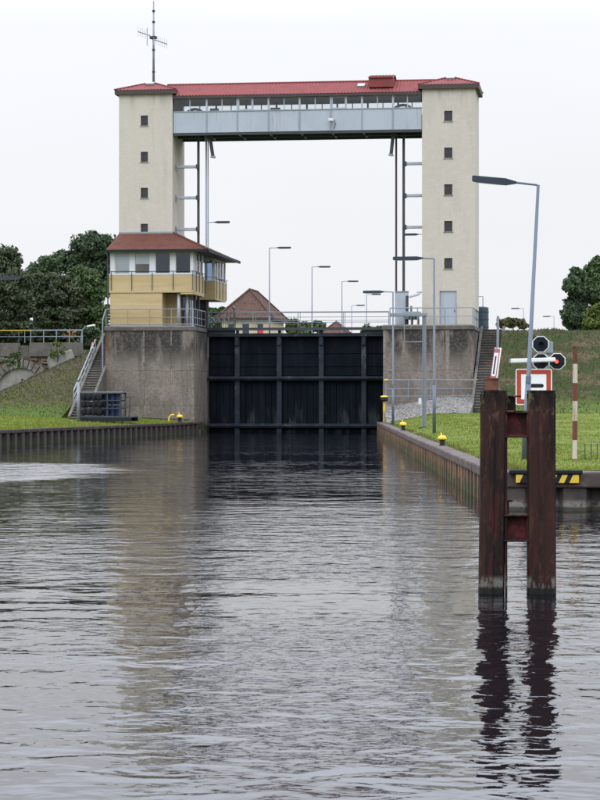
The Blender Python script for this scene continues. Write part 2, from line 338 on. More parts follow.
class MB:
    def __init__(s): s.v = []; s.f = []
    def quad(s, *p):
        i = len(s.v); s.v += [tuple(q) for q in p]; s.f.append(tuple(range(i, i + len(p)))); return s
    def box(s, x0, x1, y0, y1, z0, z1):
        i = len(s.v)
        s.v += [(x0, y0, z0), (x1, y0, z0), (x1, y1, z0), (x0, y1, z0), (x0, y0, z1), (x1, y0, z1), (x1, y1, z1), (x0, y1, z1)]
        s.f += [(i, i + 3, i + 2, i + 1), (i + 4, i + 5, i + 6, i + 7), (i, i + 1, i + 5, i + 4), (i + 1, i + 2, i + 6, i + 5),
                (i + 2, i + 3, i + 7, i + 6), (i + 3, i, i + 4, i + 7)]
        return s
    def obox(s, c, dx, dy, dz, m=None):
        """box centred at c with full sizes, turned by 3x3 matrix m"""
        j = len(s.v); s.box(-dx / 2, dx / 2, -dy / 2, dy / 2, -dz / 2, dz / 2)
        m = m or Matrix.Identity(3); c = Vector(c)
        for k in range(j, len(s.v)): s.v[k] = tuple(m @ Vector(s.v[k]) + c)
        return s
    def bar(s, a, b, w, h=None):
        """rectangular bar from a to b"""
        a = Vector(a); b = Vector(b); d = b - a
        q = d.to_track_quat('X', 'Z').to_matrix()
        return s.obox((a + b) / 2, d.length, w, h or w, q)
    def prism(s, poly, z0, z1):
        """vertical prism over an anticlockwise polygon"""
        i = len(s.v); k = len(poly)
        s.v += [(x, y, z0) for x, y in poly] + [(x, y, z1) for x, y in poly]
        s.f += [tuple(range(i + k - 1, i - 1, -1)), tuple(range(i + k, i + 2 * k))]
        s.f += [(i + a, i + (a + 1) % k, i + k + (a + 1) % k, i + k + a) for a in range(k)]
        return s
    def prism_y(s, poly, y0, y1):
        """prism along y over polygon in (x, z), anticlockwise seen from -y"""
        i = len(s.v); k = len(poly)
        s.v += [(x, y0, z) for x, z in poly] + [(x, y1, z) for x, z in poly]
        s.f += [tuple(range(i, i + k)), tuple(range(i + 2 * k - 1, i + k - 1, -1))]
        s.f += [(i + (a + 1) % k, i + a, i + k + a, i + k + (a + 1) % k) for a in range(k)]
        return s
    def tube(s, pts, r, n=8, cap=True):
        pts = [Vector(p) for p in pts]
        rs = r if isinstance(r, (list, tuple)) else [r] * len(pts)
        base = len(s.v)
        for k, p in enumerate(pts):
            d = (pts[min(k + 1, len(pts) - 1)] - pts[max(k - 1, 0)]).normalized()
            u = d.orthogonal().normalized() if k == 0 else (u - d * u.dot(d)).normalized()
            w = d.cross(u)
            for a in range(n):
                t = 2 * pi * a / n
                s.v.append(tuple(p + (u * cos(t) + w * sin(t)) * rs[k]))
        for k in range(len(pts) - 1):
            for a in range(n):
                b = (a + 1) % n
                s.f.append((base + k * n + a, base + k * n + b, base + (k + 1) * n + b, base + (k + 1) * n + a))
        if cap:
            s.f.append(tuple(base + a for a in reversed(range(n))))
            s.f.append(tuple(base + (len(pts) - 1) * n + a for a in range(n)))
        return s
    def lathe(s, c, prof, n=14):
        """profile (r, z) turned about the vertical through c"""
        base = len(s.v); c = Vector(c)
        for r, z in prof:
            for a in range(n):
                t = 2 * pi * a / n; s.v.append((c.x + r * cos(t), c.y + r * sin(t), c.z + z))
        for k in range(len(prof) - 1):
            for a in range(n):
                b = (a + 1) % n
                s.f.append((base + k * n + a, base + k * n + b, base + (k + 1) * n + b, base + (k + 1) * n + a))
        s.f.append(tuple(base + a for a in reversed(range(n))))
        s.f.append(tuple(base + (len(prof) - 1) * n + a for a in range(n)))
        return s
    def wall_y(s, x0, x1, z0, z1, y, holes, reveal):
        """wall face looking to -y at depth y, with rectangular openings (xa, xb, za, zb) and their reveals"""
        xs = sorted({x0, x1, *[h[0] for h in holes], *[h[1] for h in holes]})
        zs = sorted({z0, z1, *[h[2] for h in holes], *[h[3] for h in holes]})
        for a, b in zip(xs, xs[1:]):
            for c, d in zip(zs, zs[1:]):
                if any(h[0] <= (a + b) / 2 <= h[1] and h[2] <= (c + d) / 2 <= h[3] for h in holes): continue
                s.quad((a, y, c), (b, y, c), (b, y, d), (a, y, d))
        for a, b, c, d in holes:
            r = y + reveal
            s.quad((a, y, c), (a, r, c), (b, r, c), (b, y, c)); s.quad((a, y, d), (b, y, d), (b, r, d), (a, r, d))
            s.quad((a, y, c), (a, y, d), (a, r, d), (a, r, c)); s.quad((b, y, c), (b, r, c), (b, r, d), (b, y, d))
        return s
    def roof_plane(s, a, b, c, d, period=.25, amp=.022, sub=4):
        """ribbed roof face: eave a-b, upper edge d-c, ribs running up the slope"""
        a, b, c, d = map(Vector, (a, b, c, d))
        L = (b - a).length; ex = (b - a) / L
        u0 = max(0, (d - a).dot(ex)); u1 = min(L, (c - a).dot(ex))
        up = (d - a) - ex * (d - a).dot(ex)
        nrm = ex.cross(up).normalized()
        if nrm.z < 0: nrm = -nrm
        n = max(2, int(L / period * sub)); base = len(s.v)
        us = sorted({*[L * i / n for i in range(n + 1)], u0, u1})
        for u in us:
            t = 1.0
            if u < u0: t = u / u0
            if u > u1: t = min(t, (L - u) / (L - u1))
            o = nrm * amp * cos(2 * pi * u / period)
            s.v.append(tuple(a + ex * u + o)); s.v.append(tuple(a + ex * u + up * t + o))
        for i in range(len(us) - 1):
            j = base + 2 * i; s.f.append((j, j + 2, j + 3, j + 1))
        return s
    def build(s, name, mat, parent=None, bevel=0, smooth=False, loc=None):
        o0 = ORG.get(parent.name, Vector((0, 0, 0))) if parent else Vector(loc or (0, 0, 0))
        me = bpy.data.meshes.new(name)
        me.from_pydata([(x - o0.x, y - o0.y, z - o0.z) for x, y, z in s.v], [], s.f)
        me.materials.append(MATS[mat])
        if smooth: me.polygons.foreach_set('use_smooth', [True] * len(me.polygons))
        me.update()
        o = bpy.data.objects.new(name, me); COL.objects.link(o)
        if parent: o.parent = parent
        else: o.location = o0
        ORG[o.name] = o0
        if bevel:
            b = o.modifiers.new('bevel', 'BEVEL'); b.width = bevel; b.segments = 2; b.limit_method = 'ANGLE'
        return o

def tag(o, label, cat, group=None, kind=None):
    o['label'] = label; o['category'] = cat
    if group: o['group'] = group
    if kind: o['kind'] = kind
    return o

def thing(name, label, cat, loc, group=None):
    o = bpy.data.objects.new(name, None); COL.objects.link(o)
    o.empty_display_size = .3; o.location = loc
    ORG[o.name] = Vector(loc)
    return tag(o, label, cat, group)

def piece(name, data, parent, loc, rz=0.0):
    """one of many alike pieces: shares its mesh"""
    o = bpy.data.objects.new(name, data); COL.objects.link(o); o.parent = parent
    o.location = Vector(loc) - ORG[parent.name]; o.rotation_euler.z = rz
    ORG[o.name] = ORG[parent.name]
    return o

def mesh_data(mb, name, mat):
    me = bpy.data.meshes.new(name); me.from_pydata(mb.v, [], mb.f); me.materials.append(MATS[mat]); me.update(); return me

def soup(name, verts, k, mat, parent=None, loc=(0, 0, 0)):
    """many loose k-gons from an (n, k, 3) array"""
    n = len(verts); v = np.asarray(verts, dtype=np.float32).reshape(-1, 3) - np.array(loc, dtype=np.float32)
    me = bpy.data.meshes.new(name)
    me.vertices.add(n * k); me.vertices.foreach_set('co', v.ravel())
    me.loops.add(n * k); me.loops.foreach_set('vertex_index', np.arange(n * k, dtype=np.int32))
    me.polygons.add(n); me.polygons.foreach_set('loop_start', np.arange(0, n * k, k, dtype=np.int32))
    me.update(calc_edges=True); me.materials.append(MATS[mat])
    o = bpy.data.objects.new(name, me); COL.objects.link(o)
    if parent: o.parent = parent
    else: o.location = loc
    ORG[o.name] = Vector(loc)
    return o

def height_grid(name, xs, ys, f, mat, label, cat, skirt=0.0):
    """terrain: xs may depend on y (function) ; f gives the height"""
    mb = MB(); rows = []
    for y in ys:
        row = []
        for x in (xs(y) if callable(xs) else xs):
            row.append(len(mb.v)); mb.v.append((x, y, f(x, y)))
        rows.append(row)
    for r0, r1 in zip(rows, rows[1:]):
        for i in range(len(r0) - 1): mb.f.append((r0[i], r0[i + 1], r1[i + 1], r1[i]))
    if skirt:
        for side in (0, -1):
            for r0, r1 in zip(rows, rows[1:]):
                a, b = mb.v[r0[side]], mb.v[r1[side]]
                mb.quad(a, b, (b[0], b[1], b[2] - skirt), (a[0], a[1], a[2] - skirt))
    o = mb.build(name, mat, smooth=True); tag(o, label, cat, kind='structure'); return o

def lin(a, b, n): return [a + (b - a) * i / n for i in range(n + 1)]
def sstep(a, b, x):
    t = max(0, min(1, (x - a) / (b - a))); return t * t * (3 - 2 * t)
_P = np.random.RandomState(3).rand(64, 64)
def vnoise(x, y):
    i, j = math.floor(x), math.floor(y); u, v = x - i, y - j
    u = u * u * (3 - 2 * u); v = v * v * (3 - 2 * v)
    g = lambda a, b: _P[a % 64, b % 64]
    return (g(i, j) * (1 - u) + g(i + 1, j) * u) * (1 - v) + (g(i, j + 1) * (1 - u) + g(i + 1, j + 1) * u) * v

# ------------------------------------------------------------------ levels of the place
PL = 6.75            # lock platform
QZ = .74             # quay edge
FY = 140.0           # front of both concrete blocks
GY = 145.0           # gate
TY, TD = 143.4, 4.2  # towers: front and depth
XL, XR = -25.4, -13.4    # chamber walls

def xq_right(y): return -13.4 + (139 - y) / 95.9 * 11.7
def xq_left(y): return -25.2 - (138.5 - y) * .0524

# ---- water
wm = MB(); wm.quad((-260, -60, 0), (260, -60, 0), (260, 146, 0), (-260, 146, 0))
tag(wm.build('water', 'water'), 'rippled dark canal water in front of the lock gate', 'water', kind='structure')

# ---- right bank
def h_lawn_r(x, y):
    d = max(0, min(1, (x - xq_right(min(y, 139)) - .09) / 2.5))
    return QZ - .03 + d * (.05 + max(0, y - 44) / 90 * .55 + .05 * vnoise(x * .5, y * .35))
def xs_right(y):
    a = xq_right(y) + .09
    return [a, a + .3, a + .8, a + 1.6, a + 3, a + 5, a + 8, a + 12, a + 18, a + 28, a + 45, a + 90]
height_grid('lawn', xs_right, lin(43.35, 139.9, 70), h_lawn_r, 'lawn', 'mown green lawn on the right bank behind the quay wall', 'lawn', skirt=.5)
def h_bank_r(x, y):
    t = max(0, min(1, (y - 131.5) / 14.5)); t = t + .12 * sin(pi * t) * (t - .5)
    edge = .25 * sstep(9, 0, abs(y - 146))
    return h_lawn_r(x, min(y, 139)) - .06 + t * 5.3 + .22 * (vnoise(x * .6, y * .6) - .5) * min(1, t * 5) - edge * 0
height_grid('embankment', [-6.25, -5.9, -5.4, -4.6] + lin(-3.6, 30, 48) + [40, 60, 100, 160], lin(131.3, 147.5, 32), h_bank_r, 'bank',
            'rough grassy embankment rising behind the right lawn', 'embankment', skirt=5)
def h_apron(x, y): return h_lawn_r(x, 131) - .03 + max(0, y - 131) / 9 * 1.05 + .06 * vnoise(x * 2, y * 2)
height_grid('gravel_apron', lambda y: lin(xq_right(min(y, 139)) + .10, -7.55, 20), lin(130.6, 139.96, 24), h_apron, 'gravel', 'sloping grey gravel apron below the right lock abutment', 'gravel', skirt=1.2)

# ---- left bank
def h_lawn_l(x, y):
    d = max(0, xq_left(y) - .09 - x)
    return QZ - .03 + d * .05 + min(1, d) * .05 * vnoise(x * .5, y * .4)
height_grid('lawn', lambda y: [xq_left(y) - .09 - d for d in (60, 30, 18, 12, 8, 5.5, 4, 2.6, 1.6, .8, .3, 0)], lin(60, 139.9, 60), h_lawn_l, 'lawn',
            'narrow strip of lawn on the left bank behind dark sheet piles', 'lawn', skirt=.5)
def h_mound(x, y):
    dx = max(0, -32.3 - x); dy = max(0, 149 - y)
    z = 6.35 - hypot(.53 * dx, .265 * dy) + .22 * (vnoise(x * .7, y * .5) - .5)
    return max(z, .62)
height_grid('embankment', lin(-62, -40, 14) + lin(-39, -32, 24) + [-31.7, -31.45], lin(124, 150, 44) + lin(152, 199, 20), h_mound, 'bank_left',
            'dry grassy mound sloping down left of the control house', 'embankment', skirt=4)

# ---- plateau
fg = MB(); zf = 6.6
for x0, x1, y0, y1 in ((-37, XL - .02, 160, 262), (XR + .02, 420, 147.2, 262), (-700, -37, 198.2, 262), (-1500, 1500, 262, 4200)):
    fg.quad((x0, y0, zf), (x1, y0, zf), (x1, y1, zf), (x0, y1, zf))
tag(fg.build('ground', 'far_grass'), 'flat grassy ground around the lock chamber', 'ground', kind='structure')
wm = MB(); wm.quad((XL, GY + .6, 5.0), (XR, GY + .6, 5.0), (XR, 262, 5.0), (XL, 262, 5.0))
tag(wm.build('chamber_water', 'water'), 'raised water inside the lock chamber behind the gate', 'water', kind='structure')

# ------------------------------------------------------------------ concrete blocks carrying the towers
def lock_head(x0, x1, y1, zlow, label, side, xs_j, zs_j):
    t = thing('lock_abutment', label, 'abutment', ((x0 + x1) / 2, FY, zlow))
    MB().box(x0 + .05, x1 - .05, FY + .05, y1, zlow, PL - .26).build('core', 'concrete_dark', t)
    g = .006
    for (a, b) in zip(xs_j, xs_j[1:]):                       # cast panels of the front
        for (c, d) in zip(zs_j, zs_j[1:]):
            MB().box(a + g, b - g, FY + rnd.uniform(0, .008), FY + .06, c + g, d - g).build('concrete_panel', 'concrete', t, bevel=.008)
    ys_j = [FY + .06, FY + 2.6, FY + 4.85] if side > 0 else [FY + .06, FY + 4, y1]
    xx = x1 if side > 0 else x1
    for (a, b) in zip(ys_j, ys_j[1:]):
        for (c, d) in zip(zs_j, zs_j[1:]):
            MB().box(xx - .06, xx - rnd.uniform(0, .008), a + g, b - g, c + g, d - g).build('concrete_panel', 'concrete', t, bevel=.008)
    rj = random.Random(int(abs(x0) * 10))
    zj_ = zs_j[2]
    u = x0 + .1
    while u < x1 - .3:
        L = rj.uniform(.15, 1.1)
        if rj.random() < .62: MB().obox((min(u + L / 2, x1 - .25), FY - .004, zj_ + rj.uniform(-.03, .02)), min(L, .9), .012, rj.uniform(.025, .06)).build('lime_crust', 'lime', t)
        u += L + rj.uniform(.05, .4)
    for xj in xs_j[1:-1]:
        v = 1.2
        while v < PL - .6:
            L = rj.uniform(.3, 1.3)
            if rj.random() < .7: MB().obox((xj + rj.uniform(-.03, .03), FY - .004, min(v + L / 2, PL - .7)), rj.uniform(.025, .06), .012, L).build('lime_crust', 'lime', t)
            v += L + rj.uniform(.05, .5)
    MB().box(x0 - .06, x1 + .06, FY - .08, y1, PL - .26, PL - .02).build('coping', 'concrete_dark', t, bevel=.02)
    MB().box(x0 - .02, x1 + .02, FY - .03, FY + .16, PL - .019, PL + .05).build('kerb', 'concrete_pale', t, bevel=.01)
    return t
xa0, xa1 = X(105, FY), X(194, FY)
lock_head(xa0, xa1, FY + 22, -1.2, 'stained brown concrete lock abutment under the yellow control house', 1,
          [xa0, X(144, FY), X(171, FY), xa1], [-1.2, 1.75, 3.95, PL - .26])
xb0, xb1 = X(383, FY), X(473.6, FY)
lock_head(xb0, xb1, FY + 22, -1.2, 'stained brown concrete lock abutment under the right tower', -1,
          [xb0, X(430, FY), xb1], [-1.2, 1.95, 3.95, PL - .26])

# ------------------------------------------------------------------ lift gate
def lift_gate():
    cx = (XL + XR) / 2
    t = thing('lift_gate', 'dark steel lift gate closing the lock chamber between the concrete heads', 'lock gate', (cx, GY, -1))
    y = GY
    zt, zm, zb = 6.42, 3.5, .42
    posts = [X(p, y) for p in (237.5, 279.5, 321.5, 364)]
    bays = [XL + .03] + posts + [XR - .03]
    for a, b in zip(bays, bays[1:]):
        zj = [zm + .18, 4.25, 5.1, 6.2]
        for c, d in zip(zj, zj[1:]):                        # upper boards, laid flat
            MB().box(a + .11, b - .11, y + .10 + rnd.uniform(0, .02), y + .18, c + .02, d - .02).build('board', 'gate_steel', t)
        n = max(3, round((b - a - .22) / .46))
        for i in range(n):                                  # lower planks, upright
            u0 = a + .11 + (b - a - .22) * i / n; u1 = a + .11 + (b - a - .22) * (i + 1) / n
            MB().box(u0 + .018, u1 - .018, y + .10 + rnd.uniform(0, .05), y + .18, zb + .16, zm - .14).build('plank', 'gate_steel', t)
        MB().box(a + .11, b - .11, y + .12, y + .18, -1, zb - .16).build('sill_plate', 'gate_steel', t)
    MB().box(XL + .02, XR - .02, y + .2, y + .3, -1, zt).build('skin_plate', 'gate_steel', t)
    for p in posts:
        MB().box(p - .10, p + .10, y - .12, y + .10, -1, zt - .2).box(p - .16, p + .16, y - .16, y - .12, -1, zt - .2).build('post', 'gate_beam', t, bevel=.01)
        MB().prism_y([(p - .12, zt - .75), (p + .12, zt - .75), (p + .12, zt - .2), (p - .12, zt - .2)], y - .3, y - .17).build('stiffener', 'gate_beam', t)
    for z, d, nm in ((zm, .2, 'girder'), (zb, .2, 'girder')):
        MB().box(XL + .02, XR - .02, y - .30, y + .1, z - .13, z + .14).build(nm, 'gate_beam', t, bevel=.02)
        MB().box(XL + .02, XR - .02, y - .42, y - .30, z - .02, z + .05).build('flange', 'gate_beam', t, bevel=.01)
    MB().box(XL + .02, XR - .02, y - .35, y + .3, zt - .2, zt + .02).build('top_beam', 'gate_beam', t, bevel=.02)
    MB().box(XL + .06, X(236, y), y - .32, y - .25, zt + .03, 6.70).build('end_plate', 'steel_dark', t)
    MB().box(X(364, y), XR - .05, y - .32, y - .25, zt + .03, 6.70).build('end_plate', 'steel_dark', t)
    for p in posts: MB().box(p - .08, p + .08, y - .1, y + .2, zt + .02, 6.7).build('upstand', 'steel_dark', t)
    return t
lift_gate()

def railing(label, pts, posts_per=None, h=1.05, mids=(.5,), r=.025, mat='galvanised', name='railing', group='steel railings of the lock', post_at=None, kick=False, top_r=None, top_mat=None):
    """rails along a polyline of foot points with a post at each given spacing"""
    pts = [Vector(p) for p in pts]
    t = thing(name, label, 'railing', pts[0], group)
    up = Vector((0, 0, h))
    MB().tube([p + up for p in pts], top_r or r * 1.15, 6).build('top_rail', top_mat or mat, t)
    for m in mids: MB().tube([p + up * m for p in pts], r * .8, 6).build('mid_rail', mat, t)
    if kick: MB().tube([p + Vector((0, 0, .09)) for p in pts], r * 1.0, 6).build('kick_rail', mat, t)
    for a, b in zip(pts, pts[1:]):
        n = max(1, round((b - a).length / (posts_per or 1.9)))
        for i in range(n + (1 if b is pts[-1] else 0)):
            p = a.lerp(b, i / n); MB().tube([p, p + up], r, 6).build('post', mat, t)
    return t

def footbridge():
    t = thing('footbridge', 'narrow dark footbridge deck on top of the lift gate', 'footbridge', ((XL + XR) / 2, GY, 6.7))
    MB().box(XL - .3, XR + .3, GY - .5, GY + .6, 6.68, 6.76).build('deck', 'steel_dark', t)
    MB().box(XL - .3, XR + .3, GY - .56, GY - .5, 6.62, 6.80).build('edge_beam', 'steel_dark', t)
footbridge()
railing('grey railing along the footbridge on top of the lift gate', [(XL + .1, GY - .46, 6.76), (XR - .1, GY - .46, 6.76)], 2.72, mids=(.36, .68), r=.026, mat='steel_grey')
railing('far railing on the back edge of the gate footbridge', [(XL + .1, GY + .56, 6.76), (XR - .1, GY + .56, 6.76)], 2.72, mids=(.5,), r=.02, mat='steel_grey')

def grating():
    t = thing('gate_grating', 'dark meshed gate with hand wheel at the left end of the footbridge', 'grating', (XL + .1, GY - .7, PL))
    x0, x1, y = XL + .12, X(236, GY - .7), GY - .75
    MB().box(x0, x1, y - .02, y + .02, PL + .98, PL + 1.03).box(x0, x1, y - .02, y + .02, PL + .02, PL + .06).build('frame', 'steel_dark', t)
    n = 11
    for i in range(n + 1):
        x = x0 + (x1 - x0) * i / n
        MB().tube([(x, y, PL + .05), (x + .05 * sin(i * 2.1), y, PL + 1.0)], .018, 5).build('bar', 'steel_dark', t)
    for k in range(4):
        c = Vector((x0 + .25 + .33 * k, y - .05, PL + .55))
        MB().tube([c + Vector((.15 * cos(a * pi / 6), 0, .17 * sin(a * pi / 6))) for a in range(13)], .02, 5).build('ring', 'steel_grey', t)
    MB().tube([(X(234, y), y, PL), (X(234, y), y, PL + 1.25)], .06, 8).lathe((X(234, y), y, PL + 1.25), [(.10, 0), (.13, .06), (.10, .14), (.03, .17)], 10).build('valve_post', 'machine', t)
grating()

# ------------------------------------------------------------------ towers
def window_unit(parent, xa, xb, za, zb, y, frame='window_brown', glass_m='glass_small', fw=.05, cross=False):
    w = MB()
    w.box(xa, xb, y, y + .06, za, za + fw).box(xa, xb, y, y + .06, zb - fw, zb).box(xa, xa + fw, y, y + .06, za + fw, zb - fw).box(xb - fw, xb, y, y + .06, za + fw, zb - fw)
    wo = w.build('window', frame, parent)
    MB().box(xa + fw, xb - fw, y + .025, y + .035, za + fw, zb - fw).build('pane', glass_m, wo)
    MB().quad((xa, y + .25, za), (xb, y + .25, za), (xb, y + .25, zb), (xa, y + .25, zb)).build('lining', 'interior_grey', wo)
    return wo

def tower(x0, x1, wins, door, label, zbase, apex_label):
    t = thing('lock_tower', label, 'tower', ((x0 + x1) / 2, TY + TD / 2, zbase))
    y0, y1, zt = TY, TY + TD, 21.95
    holes = []
    for (pa, pb, qa, qb) in wins:
        xm = X((pa + pb) / 2, y0); holes.append((X(pa, y0), X(pb, y0), Z(qb, xm, y0), Z(qa, xm, y0)))
    dh = []
    if door:
        pa, pb, qa = door; xm = X((pa + pb) / 2, y0); dh = [(X(pa, y0), X(pb, y0), zbase, Z(qa, xm, y0))]
    m = MB().wall_y(x0, x1, zbase, zt, y0, holes + dh, .14)
    m.quad((x1, y0, zbase), (x1, y1, zbase), (x1, y1, zt), (x1, y0, zt)).quad((x0, y1, zbase), (x0, y0, zbase), (x0, y0, zt), (x0, y1, zt))
    m.quad((x1, y1, zbase), (x0, y1, zbase), (x0, y1, zt), (x1, y1, zt))
    m.build('wall', 'stucco', t)
    for h in holes:
        w = window_unit(t, *h, y0 + .10)
        MB().box(h[0] - .05, h[1] + .05, y0 - .05, y0 + .1, h[2] - .05, h[2] - .003).build('sill', 'concrete_pale', w)
    if dh:
        a, b, c, d = dh[0]
        do = MB().box(a + .03, b - .03, y0 + .09, y0 + .14, c, d - .03).build('door', 'panel_grey', t)
        MB().box(a, a + .03, y0 + .07, y0 + .15, c, d).box(b - .03, b, y0 + .07, y0 + .15, c, d).box(a, b, y0 + .07, y0 + .15, d - .03, d + .0).build('door_frame', 'steel_grey', do)
        MB().box(b - .16, b - .12, y0 + .04, y0 + .09, c + 1.0, c + 1.12).build('handle', 'steel_dark', do)
    ov = .26
    ex0, ex1, ey0, ey1, ez = x0 - ov, x1 + ov, y0 - ov, y1 + ov, zt + .26
    cx, cy, az = (x0 + x1) / 2, (y0 + y1) / 2, 22.98
    r = MB()
    A, B, C, D, T = (ex0, ey0, ez), (ex1, ey0, ez), (ex1, ey1, ez), (ex0, ey1, ez), (cx, cy, az)
    for p, q in ((A, B), (B, C), (C, D), (D, A)): r.roof_plane(p, q, T, T, .22, .02)
    ro = r.build('roof', 'roof_red', t)
    f = MB().box(ex0 + .02, ex1 - .02, ey0 + .02, ey0 + .06, zt - .02, ez - .01).box(ex1 - .06, ex1 - .02, ey0 + .06, ey1 - .06, zt - .02, ez - .01)
    f.box(ex0 + .02, ex0 + .06, ey0 + .06, ey1 - .06, zt - .02, ez - .01).box(ex0 + .02, ex1 - .02, ey1 - .06, ey1 - .02, zt - .02, ez - .01)
    f.build('fascia', 'dark_fascia', ro)
    MB().box(ex0 + .06, ex1 - .06, ey0 + .06, ey1 - .06, zt + .002, zt + .04).build('soffit', 'dark_fascia', ro)
    for p in (A, B, C, D):
        MB().tube([Vector(p) + Vector((0, 0, .03)), Vector(T) + Vector((0, 0, .03))], .05, 6).build('hip_tile', 'roof_red', ro)
    # skylight on the front slope
    sy = y0 + 1.35; sz = ez + (az - ez) * (sy - ey0) / (cy - ey0); sl = atan((az - ez) / (cy - ey0))
    R = Matrix.Rotation(sl, 3, 'X')
    s = MB().obox((cx + .02, sy, sz + .08), .55, .55, .12, R).build('skylight', 'steel_grey', t)
    MB().obox(Vector((cx + .02, sy, sz + .08)) + R @ Vector((0, 0, .065)), .45, .45, .02, R).build('pane', 'lamp_lens', s)
    return t
LX0, LX1 = X(119, TY), X(172.5, TY)
RX0, RX1 = X(422, TY), X(475.3, TY)
tower(LX0, LX1, [(140.7, 148, 115.5, 125.6), (140.7, 148, 151.8, 162), (140.7, 148, 187.8, 198), (140.7, 148, 223.8, 233.2)], None,
      'tall cream stucco tower rising behind the yellow control house', PL - .02, '')
tower(RX0, RX1, [(444.2, 452.4, 110.7, 121), (444.2, 452.4, 147.5, 158), (444.2, 452.4, 184.2, 195), (444.2, 452.4, 221, 231.5), (444.2, 452.4, 258, 268.6)], (439.6, 456.6, 291),
      'tall cream stucco tower with grey door standing on the right lock abutment', PL - .02, '')

# ------------------------------------------------------------------ machinery bridge between the towers
def machine_bridge():
    y0, y1 = TY + .12, TY + TD - .4
    x0, x1 = LX1 + .02, RX0 - .02
    t = thing('machinery_bridge', 'grey panelled machinery bridge with red roof spanning the two towers', 'bridge', ((x0 + x1) / 2, (y0 + y1) / 2, 19.35))
    zb, zp, zw, ze = 19.40, 20.80, 21.60, 21.75
    seams = [x0] + [X(p, y0) for p in (206.7, 237.4, 268.5, 299.6, 330.8, 362, 393)] + [x1]
    for a, b in zip(seams, seams[1:]):
        MB().box(a + .012, b - .012, y0, y0 + .05, zb, zp - .05).build('panel', 'panel_grey', t, bevel=.01)
        MB().box(a + .012, b - .012, y1 - .05, y1, zb, zp - .05).build('panel', 'panel_grey', t)
    for a in seams[1:-1]:
        MB().box(a - .035, a + .035, y0 - .03, y0 + .02, zb - .02, zp).build('rib', 'steel_grey', t)
        MB().box(a - .06, a + .06, y0 - .02, y0 + .06, zp + .01, zw).build('mullion', 'panel_grey', t)
        MB().box(a - .06, a + .06, y1 - .06, y1, zp + .01, zw).build('mullion', 'panel_grey', t)
    MB().box(x0, x1, y0 - .04, y0 + .08, zp - .05, zp + .01).build('sill_beam', 'steel_grey', t)
    MB().box(x0, x1, y1 - .08, y1 + .04, zp - .05, zp + .01).build('sill_beam', 'steel_grey', t)
    MB().box(x0, x1, y0 - .02, y0 + .08, zw, zw + .12).build('head_beam', 'steel_grey', t)
    MB().box(x0, x1, y1 - .08, y1 + .02, zw, zw + .12).build('head_beam', 'steel_grey', t)
    for a, b in zip(seams, seams[1:]):
        for fy in (y0 + .02, y1 - .03):
            mid = (a + b) / 2
            for u, v in ((a + .06, mid - .03), (mid + .03, b - .06)):
                MB().box(u, v, fy, fy + .012, zp + .012, zw - .003).build('pane', 'glass_clear', t)
            MB().box(mid - .03, mid + .03, fy - .03, fy + .03, zp + .012, zw - .003).build('glazing_bar', 'panel_grey', t)
    for u, v in ((seams[2] + .07, (seams[2] + seams[3]) / 2 - .04), (seams[5] + .07, (seams[5] + seams[6]) / 2 - .04)):
        fr = MB()
        for a, b, c, d in ((u, v, zp + .02, zp + .08), (u, v, zw - .08, zw - .02), (u, u + .06, zp + .08, zw - .08), (v - .06, v, zp + .08, zw - .08)):
            fr.box(a, b, y0 - .015, y0 + .018, c, d)
        fr.build('opening_sash', 'panel_grey', t)
    MB().box(x0, x1, y0 + .06, y1 - .06, zb + .05, zb + .12).build('floor', 'interior', t)
    MB().box(x0, x1, y0 + .1, y1 - .1, zw + .13, zw + .18).build('ceiling', 'interior_grey', t)
    for yy in (y0 + .12, (y0 + y1) / 2, y1 - .12):
        MB().box(x0, x1, yy - .09, yy + .09, zb - .16, zb + .04).build('floor_beam', 'steel_dark', t)
    for a in seams[1:-1]:
        MB().box(a - .05, a + .05, y0 + .22, y1 - .22, zb - .1, zb + .04).build('cross_beam', 'steel_grey', t)
    # roof
    ov = .22; yc = (y0 + y1) / 2; zr = 22.78
    xe0, xe1 = x0 + .01, x1 - .01
    r = MB(); r.roof_plane((xe0, y0 - ov, ze + .04), (xe1, y0 - ov, ze + .04), (xe1, yc, zr), (xe0, yc, zr), .22, .02)
    r.roof_plane((xe1, y1 + ov, ze + .04), (xe0, y1 + ov, ze + .04), (xe0, yc, zr), (xe1, yc, zr), .22, .02)
    f0 = .45; ya_, za_ = y0 - ov + (yc - y0 + ov) * f0, ze + .04 + (zr - ze - .04) * f0; yb_ = y1 + ov - (yc - y0 + ov) * f0
    for u, v in ((xe0 - .75, xe0), (xe1, xe1 + .75)):
        r.roof_plane((u, ya_, za_), (v, ya_, za_), (v, yc, zr), (u, yc, zr), .22, .02); r.roof_plane((v, yb_, za_), (u, yb_, za_), (u, yc, zr), (v, yc, zr), .22, .02)
    ro = r.build('roof', 'roof_red', t)
    MB().box(xe0, xe1, y0 - ov + .02, y0 - ov + .06, ze - .14, ze + .015).build('fascia', 'dark_fascia', ro)
    MB().box(xe0, xe1, y0 - ov + .06, y1 + ov - .06, ze - .03, ze - .005).build('soffit', 'dark_fascia', ro)
    MB().tube([(xe0 - .75, yc, zr + .02), (xe1 + .75, yc, zr + .02)], .06, 8).build('ridge_tile', 'roof_red', ro)
    # raised roof box and skylight
    yb = y0 + .75
    xa, xb = X(368, yb), X(394.5, yb)
    d = MB(); d.box(xa + .08, xb - .08, yb - .4, yc + .5, 22.2, zr + .12)
    do = d.build('roof_box', 'roof_red', t)
    r = MB(); r.roof_plane((xa, yb - .5, zr + .0), (xb, yb - .5, zr + .0), (xb - .05, yc + .2, zr + .42), (xa + .05, yc + .2, zr + .42), .22, .02)
